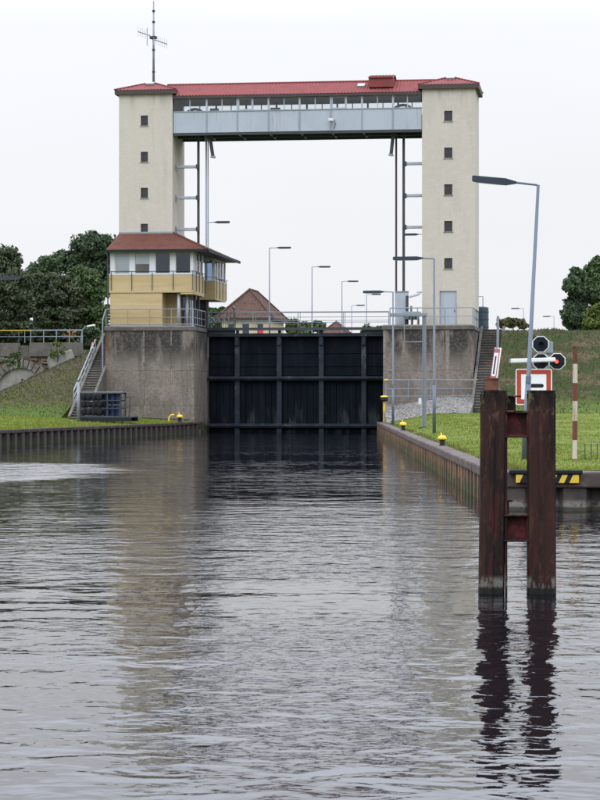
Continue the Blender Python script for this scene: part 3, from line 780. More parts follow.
    r.roof_plane((xb, yc + .9, zr + .0), (xa, yc + .9, zr + .0), (xa + .05, yc + .2, zr + .42), (xb - .05, yc + .2, zr + .42), .22, .02)
    r.build('roof_box_cover', 'roof_red', do)
    s = Vector((X(361, yb), y0 + .95, ze + .06 + (zr - ze) * (.95 + ov) / (yc - y0 + ov)))
    R = Matrix.Rotation(atan((zr - ze) / (yc - y0 + ov)), 3, 'X')
    sk = MB().obox(s, .5, .5, .12, R).build('skylight', 'steel_grey', t)
    MB().obox(s + R @ Vector((0, 0, .065)), .4, .4, .02, R).build('pane', 'lamp_lens', sk)
    # camera on the front panels
    cx = X(333, y0); cz = 20.0
    c = MB().bar((cx - .05, y0, cz), (cx - .05, y0 - .35, cz + .02), .05).build('camera_arm', 'steel_grey', t)
    MB().obox((cx - .1, y0 - .38, cz + .05), .32, .2, .18, Matrix.Rotation(.3, 3, 'Z')).build('camera_housing', 'white_frame', c, bevel=.03)
    MB().tube([(cx + .1, y0 - .04, cz + .1), (cx + .16, y0 - .05, cz - .2), (cx + .05, y0 - .04, cz - .5)], .02, 5).build('cable', 'steel_dark', c)
    return t
machine_bridge()

def sheave(px, y, r, label, tri=False):
    x = X(px, y); z = 20.05
    t = thing('hoist_sheave', label, 'pulley', (x, y, 19.55), 'hoist pulleys inside the machinery bridge')
    n = 20
    w = MB()
    prof = [(r, -.09), (r, -.05), (r - .08, 0), (r, .05), (r, .09), (r - .16, .09), (r - .16, -.09)]
    base = len(w.v)
    for a in range(n):
        th = 2 * pi * a / n
        for q, yy in prof: w.v.append((x + q * cos(th), y + yy, z + .35 + q * sin(th)))
    k = len(prof)
    for a in range(n):
        for j in range(k): w.f.append((a * k + j, a * k + (j + 1) % k, ((a + 1) % n) * k + (j + 1) % k, ((a + 1) % n) * k + j))
    w.build('rim', 'machine', t)
    for a in range(6):
        th = pi * a / 3 + .2
        MB().bar((x, y, z + .35), (x + (r - .14) * cos(th), y, z + .35 + (r - .14) * sin(th)), .08).build('spoke', 'machine', t)
    MB().tube([(x, y - .2, z + .35), (x, y + .2, z + .35)], .1, 10).build('hub', 'machine', t)
    MB().prism_y([(x - .6, 19.52), (x + .6, 19.52), (x + .12, z + .4), (x - .12, z + .4)], y + .12, y + .2).build('bearing_stand', 'machine', t)
sheave(195, TY + 1.4, .78, 'big dark hoist pulley behind the leftmost bridge windows')
sheave(403, TY + 1.4, .82, 'big dark hoist pulley behind the rightmost bridge windows')
def winch(px, w, h, label):
    y = TY + 1.3; x = X(px, y)
    t = thing('winch_motor', label, 'motor', (x, y, 19.52), 'winch motors inside the machinery bridge')
    MB().box(x - w / 2, x + w / 2, y - .3, y + .4, 19.53, 20.75 + h * .4).build('housing', 'machine', t, bevel=.04)
    MB().tube([(x - w * .4, y, 20.8 + h * .5), (x + w * .3, y, 20.8 + h * .5)], h * .5, 10).build('drum', 'machine', t)
    MB().box(x + w * .3, x + w * .7, y - .2, y + .3, 19.53, 20.7 + h * .3).build('gearbox', 'machine', t, bevel=.03)
winch(215, .8, .32, 'dark winch motor right of the left hoist pulley in the bridge')
winch(276, .9, .3, 'dark winch motor behind the third pair of bridge windows')

# hoist guides beside the gate slots
def guide(px, y, label, mat, r, z0, z1):
    x = X(px, y)
    t = thing('hoist_guide', label, 'guide rail', (x, y, z0), 'vertical hoist guides of the lift gate')
    MB().box(x - r, x + r, y - r, y + r, z0, z1).build('rail', mat, t)
    MB().box(x - r * 2, x + r * 2, y - r * 2, y + r * 2, z0 - .02, z0 + .06).build('foot', mat, t)
    MB().box(x - r * 1.8, x + r * 1.8, y - r * 1.8, y + r * 1.8, z1 - .3, z1).build('head_clamp', mat, t)
guide(198.4, GY - .2, 'dark hoist guide rail nearest the left tower', 'steel_dark', .075, PL, 19.4)
guide(206.3, GY + .1, 'pale hoist rod right of the left dark guide rail', 'panel_grey', .055, 11.2, 19.4)
guide(208.2, GY + .3, 'thin pale hoist rod nearest the lock chamber on the left', 'panel_grey', .03, 11.2, 19.4)
guide(396.2, GY + .1, 'rust tinted hoist rod left of the right guide rail', 'dark_fascia', .06, PL + .02, 19.4)
guide(403.7, GY - .2, 'dark hoist guide rail nearest the right tower', 'steel_dark', .08, PL, 19.4)

def bracket(px0, px1, py, label, s):
    y = TY + 1.2
    xa, xb = X(px0, y), X(px1, y); z = Z(py, xa, y)
    t = thing('guide_bracket', label, 'bracket', (xa, y, z), 'brackets tying the hoist guides to the towers')
    MB().box(min(xa, xb), max(xa, xb), y - .16, y + .16, z - .09, z + .09).build('arm', 'panel_grey', t, bevel=.02)
    MB().box(xb - .06, xb + .06, y - .24, y + .24, z - .14, z + .14).build('clamp', 'steel_dark', t)
    xw = LX1 if s < 0 else RX0
    MB().box(xw - (.04 if s > 0 else 0), xw + (.04 if s < 0 else 0), y - .25, y + .25, z - .2, z + .2).build('wall_plate', 'steel_grey', t)
for py, w in ((167, 'top'), (198, 'middle'), (229.5, 'lowest')):
    bracket(177.5, 197.5, py, f'{w} grey bracket between left tower and its guide rail', -1)
for py, w in ((163.5, 'top'), (195.5, 'middle'), (227, 'lowest')):
    bracket(424, 405.5, py, f'{w} grey bracket between right tower and its guide rail', 1)
def hanger(px0, py0, px1, py1, label):
    y = TY + 1.0
    xa, za = XZ(px0, py0, y); xb, zb = XZ(px1, py1, y)
    t = thing('hanging_strut', label, 'strut', (xa, y, za), 'slanting struts under the machinery bridge')
    MB().bar((xa, y, 19.35), (xb, y, zb), .26, .2).build('arm', 'steel_dark', t, bevel=.02)
    MB().box(xa - .2, xa + .2, y - .2, y + .2, 19.12, 19.26).build('bearing', 'steel_dark', t)
    MB().obox((xb, y, zb), .3, .3, .12, Matrix.Rotation(.15, 3, 'Y')).build('buffer', 'steel_grey', t, bevel=.02)
hanger(209.6, 138, 213, 157, 'short slanting strut hanging under the left end of the bridge')
hanger(393.5, 136, 391, 155, 'short slanting strut hanging under the right end of the bridge')

# ------------------------------------------------------------------ control house
def control_house():
    y0 = FY + .35
    x0, x1 = X(109, y0), X(193.2, y0)
    y1 = FY + 4.3
    t = thing('control_house', 'yellow brick control house with red roof and window band', 'building', ((x0 + x1) / 2, y0, PL))
    zf, zb, zs, ze = PL + .0, 8.92, 10.05, 11.50
    xr = X(162, y0)
    # ground floor
    g = MB().box(x0 + .06, xr, y0 + .06, TY - .02, zf, zb)
    g.build('wall', 'brick_yellow', t)
    yr = y0 + 1.7
    xe = X(189, yr)
    g = MB().box(xr, xr + .9, yr, yr + .15, zf, zb)
    g.build('recess_wall', 'brick_yellow', t)
    MB().box(xr + .9, xr + 1.0, yr, yr + .12, zf, zb).box(xe - .1, xe, yr, yr + .12, zf, zb).box(xr + 1.0, xe - .1, yr + .01, yr + .11, zf + 1.95, zf + 2.05).build('door_frame', 'window_brown', t)
    d = MB().box(xr + 1.0, xe - .1, yr + .05, yr + .07, zf + .1, zf + 1.95).build('door', 'glass_dark', t)
    MB().box(xe - .25, xe - .21, yr - .02, yr + .05, zf + .9, zf + 1.2).build('handle', 'steel_grey', d)
    MB().box(xr + .02, xe, yr + .5, yr + .6, zf, zb).build('lining', 'interior', t)
    MB().box(xe - .06, xe, yr + .12, y1, zf, zb).build('side_screen', 'glass_dark', t)
    for k in range(4): MB().box(xe - .08, xe + .03, yr + .15 + k * .7, yr + .21 + k * .7, zf, zb).build('screen_post', 'steel_grey', t)
    for px, yy in ((178.8, y0 + .35), (187.0, y0 + .95)):
        xx = X(px, yy); MB().tube([(xx, yy, zf), (xx, yy, zb)], .10, 14).build('column', 'panel_grey', t, smooth=True)
    # upper floor: parapet band, floor slab
    MB().box(x0, x1, y0, y0 + .18, zb, zs).build('parapet', 'brick_yellow', t)
    MB().box(x1 - .18, x1, y0 + .18, y1, zb - .12, zs).build('parapet', 'brick_yellow', t)
    MB().box(x0, x0 + .18, y0 + .18, TY - .02, zb, zs).build('parapet', 'brick_yellow', t)
    MB().box(x0 + .05, x1 - .19, y0 + .19, y1, zb + .05, zb + .2).build('floor_slab', 'interior_grey', t)
    MB().box(X(182, y0) - .1, x1 - .02, y0 + .02, y0 + .17, zb - .12, zb - .003).build('corner_drop', 'brick_yellow', t)
    # window band
    wy = y0 + .10
    MB().box(x0, x1, y0 - .02, y0 + .22, zs + .003, zs + .07).build('window_sill', 'white_frame', t)
    MB().box(x1 - .2, x1 + .02, y0 + .22, y1, zs + .003, zs + .07).build('window_sill', 'white_frame', t)
    cuts = [(114.5, 130), (134.5, 150), (155, 170.5), (175.2, 190.8)]
    edges = [x0 + .05] + [X(p, wy) for c in cuts for p in c] + [x1 - .02]
    for i in range(0, len(edges), 2):
        MB().box(edges[i], edges[i + 1], wy, wy + .1, zs + .072, ze).build('window_post', 'white_frame', t)
    MB().box(x0 + .05, x1 - .02, wy - .01, wy + .11, ze + .002, ze + .1).build('head', 'white_frame', t)
    for i, c in enumerate(cuts):
        a, b = X(c[0], wy), X(c[1], wy)
        f = MB()
        for q in ((a, b, zs + .075, zs + .12), (a, b, ze - .06, ze - .002), (a + .001, a + .05, zs + .12, ze - .06), (b - .05, b - .001, zs + .12, ze - .06)):
            f.box(q[0], q[1], wy + .02, wy + .08, q[2], q[3])
        w = f.build('window', 'white_frame', t)
        MB().box(a + .05, b - .05, wy + .045, wy + .055, zs + .12, ze - .06).build('pane', 'glass_dark' if i > 1 else 'glass_clear', w)
        if i < 2:
            lo = zs + .14 if i == 0 else zs + .14 + .55
            bm = MB(); k = 16 if i == 0 else 10
            for j in range(k):
                zz = lo + (ze - .08 - lo) * j / k; hh = (ze - .08 - lo) / k
                bm.box(a + .06, b - .06, wy + .07 + .004 * (j % 2), wy + .085, zz, zz + hh * .94)
            bm.build('blind', 'blind', w)
    sx = x1 - .1
    sy = [y0 + .22, y0 + 1.15, y0 + 1.3, y0 + 2.2, y0 + 2.35, y0 + 3.3, y0 + 3.5, y1]
    for i in range(0, len(sy), 2): MB().box(sx - .05, sx + .05, sy[i], sy[i + 1] if i in (0, 6) else sy[i] + .15, zs + .072, ze).build('window_post', 'white_frame', t)
    MB().box(sx - .01, sx, y0 + .24, y1 - .02, zs + .08, ze - .01).build('pane', 'glass_clear', t)
    for yy in (y0 + .5, y0 + 1.4, y0 + 2.5): MB().box(sx - .06, sx + .06, yy, yy + .1, zs + .074, ze - .002).build('window_bar', 'white_frame', t)
    MB().box(sx - .06, sx + .06, y0 + .22, y1, ze + .002, ze + .1).build('head', 'white_frame', t)
    MB().box(x0 + .1, x1 - .3, y1 - .1, y1 - .02, zb + .2, ze).build('inner_wall', 'interior_reflection', t)
    # chamber-side bay behind the hoist rods
    by0, by1 = 147.0, 151.4
    bx0, bx1 = X(204, by0), X(215, by0)
    bz0, bz1 = 8.75, 9.98
    MB().box(bx0 - 1.5, bx1, by0, by0 + .18, bz0, bz1).box(bx1 - .18, bx1, by0 + .18, by1, bz0, bz1).build('bay_parapet', 'brick_yellow', t)
    MB().box(bx0 - 1.5, bx1 - .19, by0 + .19, by1, bz0 + .02, bz0 + .1).build('bay_floor', 'dark_fascia', t)
    MB().box(bx0 - 1.5, bx1 + .02, by0 - .02, by0 + .18, bz1 + .003, bz1 + .07).box(bx1 - .16, bx1 + .02, by0 + .18, by1, bz1 + .003, bz1 + .07).build('bay_sill', 'white_frame', t)
    zc = 11.35
    bp = MB()
    for a, b in ((bx0 + .02, bx0 + .12), (bx1 - .22, bx1 - .02)): bp.box(a, b, by0 + .02, by0 + .12, bz1 + .072, zc)
    for yy in (by0 + .9, by0 + 1.9, by0 + 2.9, by1 - .15): bp.box(bx1 - .12, bx1 - .02, yy, yy + .14, bz1 + .072, zc)
    bp.box(bx0 - .5, bx1 - .02, by0 + .02, by0 + .12, zc + .002, zc + .1).box(bx1 - .12, bx1 - .02, by0 + .12, by1, zc + .002, zc + .1)
    bp.build('bay_frame', 'white_frame', t)
    MB().box(bx0 + .12, bx1 - .22, by0 + .06, by0 + .07, bz1 + .08, zc).build('pane', 'glass_dark', t)
    MB().box(bx1 - .07, bx1 - .06, by0 + .13, by1 - .1, bz1 + .08, zc).build('pane', 'glass_clear', t)
    MB().tube([(bx0 + .1, by0 + .4, PL), (bx0 + .1, by0 + .4, bz0)], .12, 10).build('column', 'steel_dark', t)
    MB().box(bx0 - 1.4, bx0 + .2, by0 + .6, by0 + .7, PL, bz0).build('back_wall', 'interior', t)
    # roof: skirt round the tower
    ez = 11.62
    ex0, ex1, ey0, ey1 = X(105.5, y0 - .4), -24.55, y0 - .42, 152.7
    zt = 12.92
    r = MB()
    r.roof_plane((ex0, ey0, ez), (ex1, ey0, ez), (LX1 + .05, TY - .01, zt), (LX0 + .02, TY - .01, zt), .16, .012)
    r.roof_plane((ex1, ey0, ez), (ex1, ey1, ez), (LX1 + .05, TY + TD + 1.6, zt), (LX1 + .05, TY, zt), .16, .012)
    ro = r.build('roof', 'roof_rust', t)
    MB().prism([(ex0 + .03, ey0 + .05), (ex1 - .05, ey0 + .05), (ex1 - .05, ey1), (ex1 - 3.2, ey1), (ex1 - 3.2, TY - .05), (ex0 + .03, TY - .05)], ez - .10, ez - .035).build('soffit', 'dark_fascia', ro)
    MB().box(ex0, ex1, ey0 - .07, ey0 + .03, ez - .16, ez + .015).build('gutter', 'black', ro)
    MB().box(ex1 - .03, ex1 + .07, ey0 + .04, ey1, ez - .16, ez + .015).build('gutter', 'black', ro)
    MB().tube([(ex1, ey0, ez + .03), (LX1 + .05, TY, zt + .03)], .06, 8).build('hip_tile', 'roof_rust', ro)
    MB().box(LX0, LX1 + .08, TY - .06, TY - .004, zt - .03, zt + .09).box(LX1 + .004, LX1 + .07, TY, TY + TD, zt - .02, zt + .09).build('flashing', 'steel_grey', ro)
    MB().tube([(x0 - .07, y0 - .1, ez - .1), (x0 - .07, y0 - .02, 10.6), (x0 - .07, y0 - .02, PL + .1)], .045, 7).build('downpipe', 'steel_dark', t)
    # guard rail in front of the windows
    for px in (111, 131.5, 152, 173, 192.5):
        xx = X(px, y0 - .1); MB().bar((xx, y0 - .05, zb + .15), (xx, y0 - .05, zs + .22), .035).build('guard_post', 'steel_dark', t)
    for yy in (y0 + .8, y0 + 1.9, y0 + 3.2, y0 + 4.2): MB().bar((x1 + .06, yy, zb + .1), (x1 + .06, yy, zs + .22), .04).build('guard_post', 'steel_dark', t)
    MB().tube([(x0 - .02, y0 - .08, zs + .22), (x1 + .08, y0 - .08, zs + .22), (x1 + .08, y1, zs + .22)], .022, 6).build('guard_rail', 'steel_dark', t)
    for yy in (by0 + .3, by0 + 1.6, by0 + 2.8, by1 - .2): MB().bar((bx1 + .06, yy, bz0 + .1), (bx1 + .06, yy, bz1 + .25), .04).build('guard_post', 'steel_dark', t)
    MB().tube([(bx0, by0 - .08, bz1 + .25), (bx1 + .08, by0 - .08, bz1 + .25), (bx1 + .08, by1 + .3, bz1 + .25)], .02, 6).build('guard_rail', 'steel_grey', t)
    return t
control_house()
railing('grey railing round the edge of the left lock abutment by the control house',
        [(xa0 + .05, FY + .06, PL + .05), (xa1 - .06, FY + .06, PL + .05), (xa1 - .06, GY - .6, PL + .05)], 1.28, mids=(.5,), r=.028, kick=True)

# antenna mast on the left tower roof
def antenna():
    cx, cy = (LX0 + LX1) / 2 + .1, TY + TD / 2
    t = thing('antenna_mast', 'slim grey antenna mast on the left tower roof', 'antenna', (cx, cy, 22.95))
    zt = Z(1, cx, cy)
    MB().tube([(cx, cy, 22.7), (cx, cy, 25.5), (cx, cy, zt)], [.085, .07, .045], 8).build('mast', 'galvanised', t, smooth=True)
    for py in (72, 50, 37, 22, 11): z = Z(py, cx, cy); MB().tube([(cx, cy, z - .06), (cx, cy, z + .06)], .10, 8).build('collar', 'steel_dark', t)
    for (p0, q0, p1, q1, k) in ((138, 31.3, 150, 35.6, 5), (150, 38.2, 167.3, 44.5, 7)):
        yy = cy - .15
        a = Vector((X(p0, yy), yy, Z(q0, cx, yy))); b = Vector((X(p1, yy), yy, Z(q1, cx, yy)))
        bm = MB().tube([a, b], .025, 6).build('boom', 'steel_dark', t)
        for i in range(k):
            f = (i / k) if p0 < 145 else ((i + 1.6) / (k + .8)); c = a.lerp(b, min(1, f)); h = .30
            MB().tube([c - Vector((0, 0, h)), c + Vector((0, 0, h))], .013, 5).build('element', 'panel_grey', bm)
    for px, qa, qb, r in ((147.2, 28.5, 46, .04), (154, 33, 46, .05)):
        xx = X(px, cy - .2)
        MB().tube([(xx, cy - .2, Z(qb, cx, cy)), (xx, cy - .2, Z(qa, cx, cy))], r, 6).build('dipole', 'panel_grey', t)
    MB().box(cx - .22, cx + .22, cy - .25, cy + .1, Z(39, cx, cy), Z(36.5, cx, cy)).build('clamp', 'steel_dark', t)
antenna()

# ------------------------------------------------------------------ right lock abutment fittings
railing('grey railing along the top of the right lock abutment', [(X(390, FY + .2), FY + .1, PL + .05), (xb1 - .05, FY + .1, PL + .05), (xb1 - .05, FY + 6.5, PL + .05)],
        1.9, mids=(.5,), r=.03)
zr0 = h_apron(-10, 139)
railing('low grey railing with yellow ends on the gravel apron', [(X(386, 139), 139, zr0), (X(476, 139), 139, zr0)], 1.35, h=1.12, mids=(.52, .1), r=.035)
for px, w in ((386.2, 'left'), (475.5, 'right')):
    xx = X(px, 138.95)
    o = MB().obox((xx, 138.93, zr0 + 1.13), .24, .1, .1).build('rail_end_marker', 'yellow', loc=(xx, 138.95, zr0 + 1.1), bevel=.02)
    tag(o, f'yellow marker on the {w} end of the low apron railing', 'marker', 'yellow markers on the apron railing')

def hoist_drive():
    y = FY + 1.6; xa, xb = X(402.5, y), X(420.5, y)
    t = thing('gate_drive', 'small grey gate drive machine beside the right guide rail', 'machine', ((xa + xb) / 2, y, PL))
    MB().box(xa + .1, xb - .1, y - .3, y + .4, PL + .42, PL + .82).build('housing', 'machine', t, bevel=.03)
    MB().box(xa, xb, y - .35, y + .45, PL + .82, PL + .92).build('cover', 'steel_grey', t, bevel=.02)
    for u in (xa + .12, (xa + xb) / 2, xb - .18):
        for v in (y - .25, y + .3): MB().box(u, u + .08, v, v + .08, PL, PL + .42).build('leg', 'steel_dark', t)
    MB().tube([(xa + .55, y, PL + .92), (xa + .55, y, PL + 1.28)], .07, 8).build('exhaust', 'machine', t)
    MB().box(xa + .45, xa + .7, y - .36, y - .3, PL + .45, PL + .75).box(xa + .8, xa + .95, y - .36, y - .3, PL + .45, PL + .75).build('hatch', 'black', t)
hoist_drive()
def cabinet():
    y = FY + 2.2; xa, xb = X(395, y), X(408, y)
    t = thing('switch_cabinet', 'narrow grey switch cabinet behind the right hoist rods', 'cabinet', ((xa + xb) / 2, y, PL))
    MB().box(xa, xb, y, y + .4, PL + .1, PL + 2.2).build('body', 'panel_grey', t, bevel=.02)
    MB().box(xa + .05, xb - .05, y - .02, y, PL + .15, PL + 2.1).build('door', 'panel_grey', t, bevel=.01)
    MB().box(xa - .02, xb + .02, y - .05, y + .45, PL + 2.2, PL + 2.25).build('hood', 'steel_grey', t)
    xz = X(407.5, y)
    MB().tube([(xz, y - .25, PL), (xz, y - .25, PL + 1.95)], .09, 8).build('column', 'steel_dark', t)
cabinet()
def tank():
    y = FY + 8.5; xc = X(481.6, y)
    t = thing('water_tank', 'dark blue upright tank with ladder hoop right of the right tower', 'tank', (xc, y, zf))
    MB().lathe((xc, y, zf), [(.44, 0), (.46, .05), (.46, 1.55), (.44, 1.6), (.2, 1.66)], 18).build('body', 'tank_blue', t, smooth=False)
    for z in (.3, .8, 1.3): MB().lathe((xc, y, zf + z), [(.465, -.03), (.49, -.02), (.49, .02), (.465, .03)], 18).build('hoop', 'steel_dark', t)
    MB().tube([(xc + .1, y - .3, zf + 1.6), (xc + .1, y - .3, zf + 2.3), (xc - .4, y - .3, zf + 2.3)], .03, 6).build('ladder_hoop', 'steel_grey', t)
tank()

# gantry frame on the lawn
def goalpost():
    y = 101.0; px = 424.3; x = X(px, y); z0 = h_lawn_r(x, y)
    t = thing('gauge_frame', 'grey steel frame post with hanging rectangle on the right lawn', 'frame', (x, y, z0))
    zt = Z(316, x, y)
    MB().box(x - .085, x + .085, y - .02, y + .02, z0, zt).box(x - .085, x - .065, y - .09, y + .09, z0, zt).box(x + .065, x + .085, y - .09, y + .09, z0, zt).build('post', 'galvanised', t)
    xl = X(389.5, y)
    MB().box(xl, x + .14, y - .09, y + .09, zt + .002, zt + .14).build('arm', 'galvanised', t, bevel=.01)
    xa, zb = X(404.3, y), Z(342, x, y)
    MB().tube([(xa, y, zt), (xa, y, zb), (x - .1, y, zb)], .022, 6).build('hanging_frame', 'galvanised', t)
    MB().tube([(X(411, y), y, zt), (X(411, y), y, zb + .6)], .02, 6).build('drop_bar', 'galvanised', t)
    MB().box(x - .25, x - .12, y - .12, y + .02, Z(404, x, y), Z(398, x, y)).build('junction_box', 'white_frame', t)
    MB().box(x - .22, x + .22, y - .2, y + .2, z0 - .05, z0 + .04).build('foot_plate', 'steel_dark', t)
goalpost()

# ------------------------------------------------------------------ lamps
def lamp(label, x, y, z0, h, reach, side, tilt=0.0, head_len=1.1, r=.055, drop=.0, group='street lamps along the lock', flip=0.0, mat='lamp_blue'):
    t = thing('street_lamp', label, 'street lamp', (x, y, z0), group)
    p = lambda a, b, c: (x + a, y + b, z0 + c)
    MB().tube([p(0, 0, 0), p(0, 0, h * .30)], [r * 1.35, r * 1.3], 10).build('pole_base', mat, t, smooth=True)
    MB().tube([p(0, 0, h * .30), p(0, 0, h * .305), p(0, 0, h)], [r * 1.3, r, r * .72], 10).build('pole', mat, t, smooth=True)
    s = side; a0 = reach - head_len
    MB().tube([p(0, 0, h - .02), p(s * .04, 0, h), p(s * a0, 0, h + .02 + drop * .4)], r * .5, 8).build('arm', mat, t, smooth=True)
    z = h + .02 + drop * .4
    k = MB()
    prof = [(a0 - .12, .03, .03), (a0 + .12, .085, .07), (reach - .03, .075, .09), (reach, .06, .075)]   # along arm: half height, half width
    i0 = len(k.v)
    for j, (d, hh, ww) in enumerate(prof):
        zz = z + drop * (d - a0)
        for (e, g) in ((-ww, -hh), (ww, -hh), (ww * .8, hh * .8), (-ww * .8, hh * .8)): k.v.append(p(s * d, e, zz + g))
    for j in range(3):
        for q in range(4): k.f.append((i0 + j * 4 + q, i0 + j * 4 + (q + 1) % 4, i0 + j * 4 + 4 + (q + 1) % 4, i0 + j * 4 + 4 + q))
    k.f += [(i0 + 3, i0 + 2, i0 + 1, i0), (i0 + 12, i0 + 13, i0 + 14, i0 + 15)]
    ho = k.build('lamp_head', 'lamp_head', t)
    d0, d1 = a0 + .2, reach - .1
    MB().obox(p(s * (d0 + d1) / 2, 0, z - .075 + drop * ((d0 + d1) / 2 - a0)), d1 - d0, .12, .03, Matrix.Rotation(-s * atan(drop), 3, 'Y')).build('lens', 'lamp_lens', ho)
    MB().box(x - .005 - r, x + .005 + r, y - r - .02, y, z0 + h * .28, z0 + h * .30 + .03).build('service_door', mat, t)
    if tilt: t.rotation_euler = (0, tilt, 0)
    return t
# nearest lamp leans to the right
xl, yl = X(524.3, 51.2), 51.2
lamp('nearest tall blue-grey street lamp leaning right beside the red square sign', xl, yl, h_lawn_r(xl, yl), 6.23, 1.50, -1, tilt=radians(2.9), head_len=.88, r=.050, drop=.06)
xl = X(434.2, 88); lamp('tall street lamp on the lawn in front of the right tower', xl, 88, h_lawn_r(xl, 88), Z(258.5, xl, 88) - h_lawn_r(xl, 88), 1.62, -1, head_len=1.06, r=.050)
xl = X(393, 123); lamp('street lamp at the quay edge beside the gauge frame', xl, 123, h_lawn_r(xl, 123), Z(292, xl, 123) - h_lawn_r(xl, 123), 1.65, -1, head_len=1.05, r=.052)
xl = X(-21, 107); lamp('street lamp whose arm reaches in at the left picture edge', xl, 107, h_lawn_l(xl, 107), Z(278, xl, 107) - h_lawn_l(xl, 107), 2.1, 1, head_len=1.3, r=.052)
for px, py, side, reach, lab in ((206.8, 222.5, 1, 1.65, 'street lamp rising behind the control house roof'),
                          (269.5, 248, 1, 1.65, 'street lamp in front of the brown-roofed house'),
                          (312, 267, 1, 1.62, 'street lamp standing between the two brown-roofed houses'),
                          (342, 281.5, 1, 1.6, 'street lamp just right of the small brown-roofed house'),
                          (366.5, 294.5, 1, 1.6, 'pale distant street lamp left of the quay edge lamp'),
                          (351.7, 305.5, 1, 1.6, 'shortest distant street lamp beyond the gate footbridge'),
                          (424.5, 234.5, -1, 1.5, 'street lamp half hidden behind the right tower'),
                          (523.5, 308.5, -1, 1.55, 'small distant lamp behind the olive bush on the right'),
                          (554, 316.5, -1, 1.55, 'small distant lamp rising over the bare right embankment crest')):
    dep = 11.6 * FOC / (400 - py)
    if px == 424.5: dep = 158
    if px == 206.8: dep = 160
    xc = (px - 300) / FOC * dep
    x = xc * cos(AX) - dep * sin(AX); y = xc * sin(AX) + dep * cos(AX)
    zt = CH + (400 - py) * dep / FOC
    lamp(lab, x, y, 6.6, zt - 6.6, reach, side, head_len=1.0, r=.05)
def tower_lamp():
    y = TY + .6
    xa, za = XZ(421.5, 293, y); xb, zb = XZ(407, 297, y)
    t = thing('wall_lamp', 'white wall lamp reaching left from the foot of the right tower', 'lamp', (xa, y, za))
    MB().tube([(RX0, y, za + .05), (xa - .3, y, za + .05)], .035, 6).build('arm', 'galvanised', t)
    MB().obox(((xa + xb) / 2, y, (za + zb) / 2), abs(xb - xa) * .85, .25, .14, Matrix.Rotation(.22, 3, 'Y') if False else Matrix.Rotation(-.26, 3, 'Y')).build('lamp_head', 'white_frame', t, bevel=.03)
    MB().obox(((xa + xb) / 2 - .02, y, (za + zb) / 2 - .09), abs(xb - xa) * .6, .2, .05, Matrix.Rotation(-.26, 3, 'Y')).build('lens', 'lamp_lens', t)
tower_lamp()

# small curved-arm lamps behind the retaining wall
def curved_lamp(px, py, px1, py1, y, label):
    x = X(px, y); zt = Z(py + 6, x, y); xe, ze_ = XZ(px1, py1, y)
    t = thing('curved_lamp', label, 'street lamp', (x, y, 6.6), 'curved-arm lamps behind the retaining wall')
    s = 1 if xe > x else -1
    MB().tube([(x, y, 6.6), (x, y, zt), (x + (xe - x) * .25, y, zt + (ze_ - zt) * .7), (x + (xe - x) * .6, y, ze_ - .05), (xe, y, ze_)], .05, 7).build('pole', 'galvanised', t)
    MB().obox((xe + s * .3, y, ze_ + .02), .75, .3, .16, Matrix.Rotation(-s * .15, 3, 'Y')).build('lamp_head', 'white_paint', t, bevel=.05)
curved_lamp(33, 326, 44, 322, 205, 'small curved-arm lamp behind the left retaining wall near the yellow rail')
curved_lamp(81, 331, 88, 326, 203, 'small white curved-arm lamp between retaining wall and control house')

# ------------------------------------------------------------------ quay walls
def quay(label, y_from, y_to, xf, side, mat, cap_mat, cap_z):
    pts = lambda y: Vector((xf(y), y, 0))
    a, b = pts(y_from), pts(y_to)
    t = thing('quay_wall', label, 'quay wall', ((a.x + b.x) / 2, (a.y + b.y) / 2, -.6))
    d = (b - a); L = d.length; d.normalize(); rz = atan2(d.y, d.x)
    per = 1.15; n = int(L / per)
    s = side                                    # water lies on side s of the run
    prof = [(0, 0), (.10, 0), (.24, .30 * s), (.62, .30 * s), (.76, 0), (1.14, 0)]
    back = [(1.14, -.12 * s), (0, -.12 * s)]
    poly = prof + back
    if s > 0: poly = poly[::-1]
    dat = mesh_data(MB().prism(poly, -.9, cap_z + .02), 'sheet_pile', mat)
    for i in range(n):
        p = a + d * (i * per); piece('sheet_pile', dat, t, (p.x, p.y, 0), rz)
    # cap in long pieces
    m = int(L / 6.0); nrm = Vector((-d.y, d.x, 0)) * s
    for i in range(m):
        p0 = a + d * (L * i / m + .012); p1 = a + d * (L * (i + 1) / m - .012)
        o0, o1 = p0 + nrm * .33, p1 + nrm * .33
        i0, i1 = p0 - nrm * .10, p1 - nrm * .10
        poly = [(o0.x, o0.y), (o1.x, o1.y), (i1.x, i1.y), (i0.x, i0.y)]
        ar = sum(poly[k][0] * poly[(k + 1) % 4][1] - poly[(k + 1) % 4][0] * poly[k][1] for k in range(4))
        if ar < 0: poly = poly[::-1]
        MB().prism(poly, cap_z + rnd.uniform(-.006, .006), QZ + rnd.uniform(-.006, .006)).build('coping_block', cap_mat, t, bevel=.04)
    return t
quay('dark sheet pile quay wall along the left bank', 84, 139.8, xq_left, -1, 'sheet_pile', 'cap_dark', .56)
quay('rust streaked sheet pile quay wall with brown coping along the right lawn', 139.6, 43.4, xq_right, -1, 'sheet_pile_rust', 'cap_brown', .52)
quay_end = thing('quay_wall', 'grey sheet pile end wall of the right quay behind the mooring piles', 'quay wall', (6, 43.1, -.6))
xc0 = xq_right(43.1) - .36
dat = mesh_data(MB().prism([(0, 0), (.10, 0), (.2, -.02), (.30, -.30), (.72, -.30), (.82, 0), (1.14, 0), (1.14, .12), (0, .12)], -.9, .46), 'sheet_pile', 'sheet_pile_grey')
for i in range(9): piece('sheet_pile', dat, quay_end, (xc0 + .05 + i * 1.15 - .12, 43.1, 0))
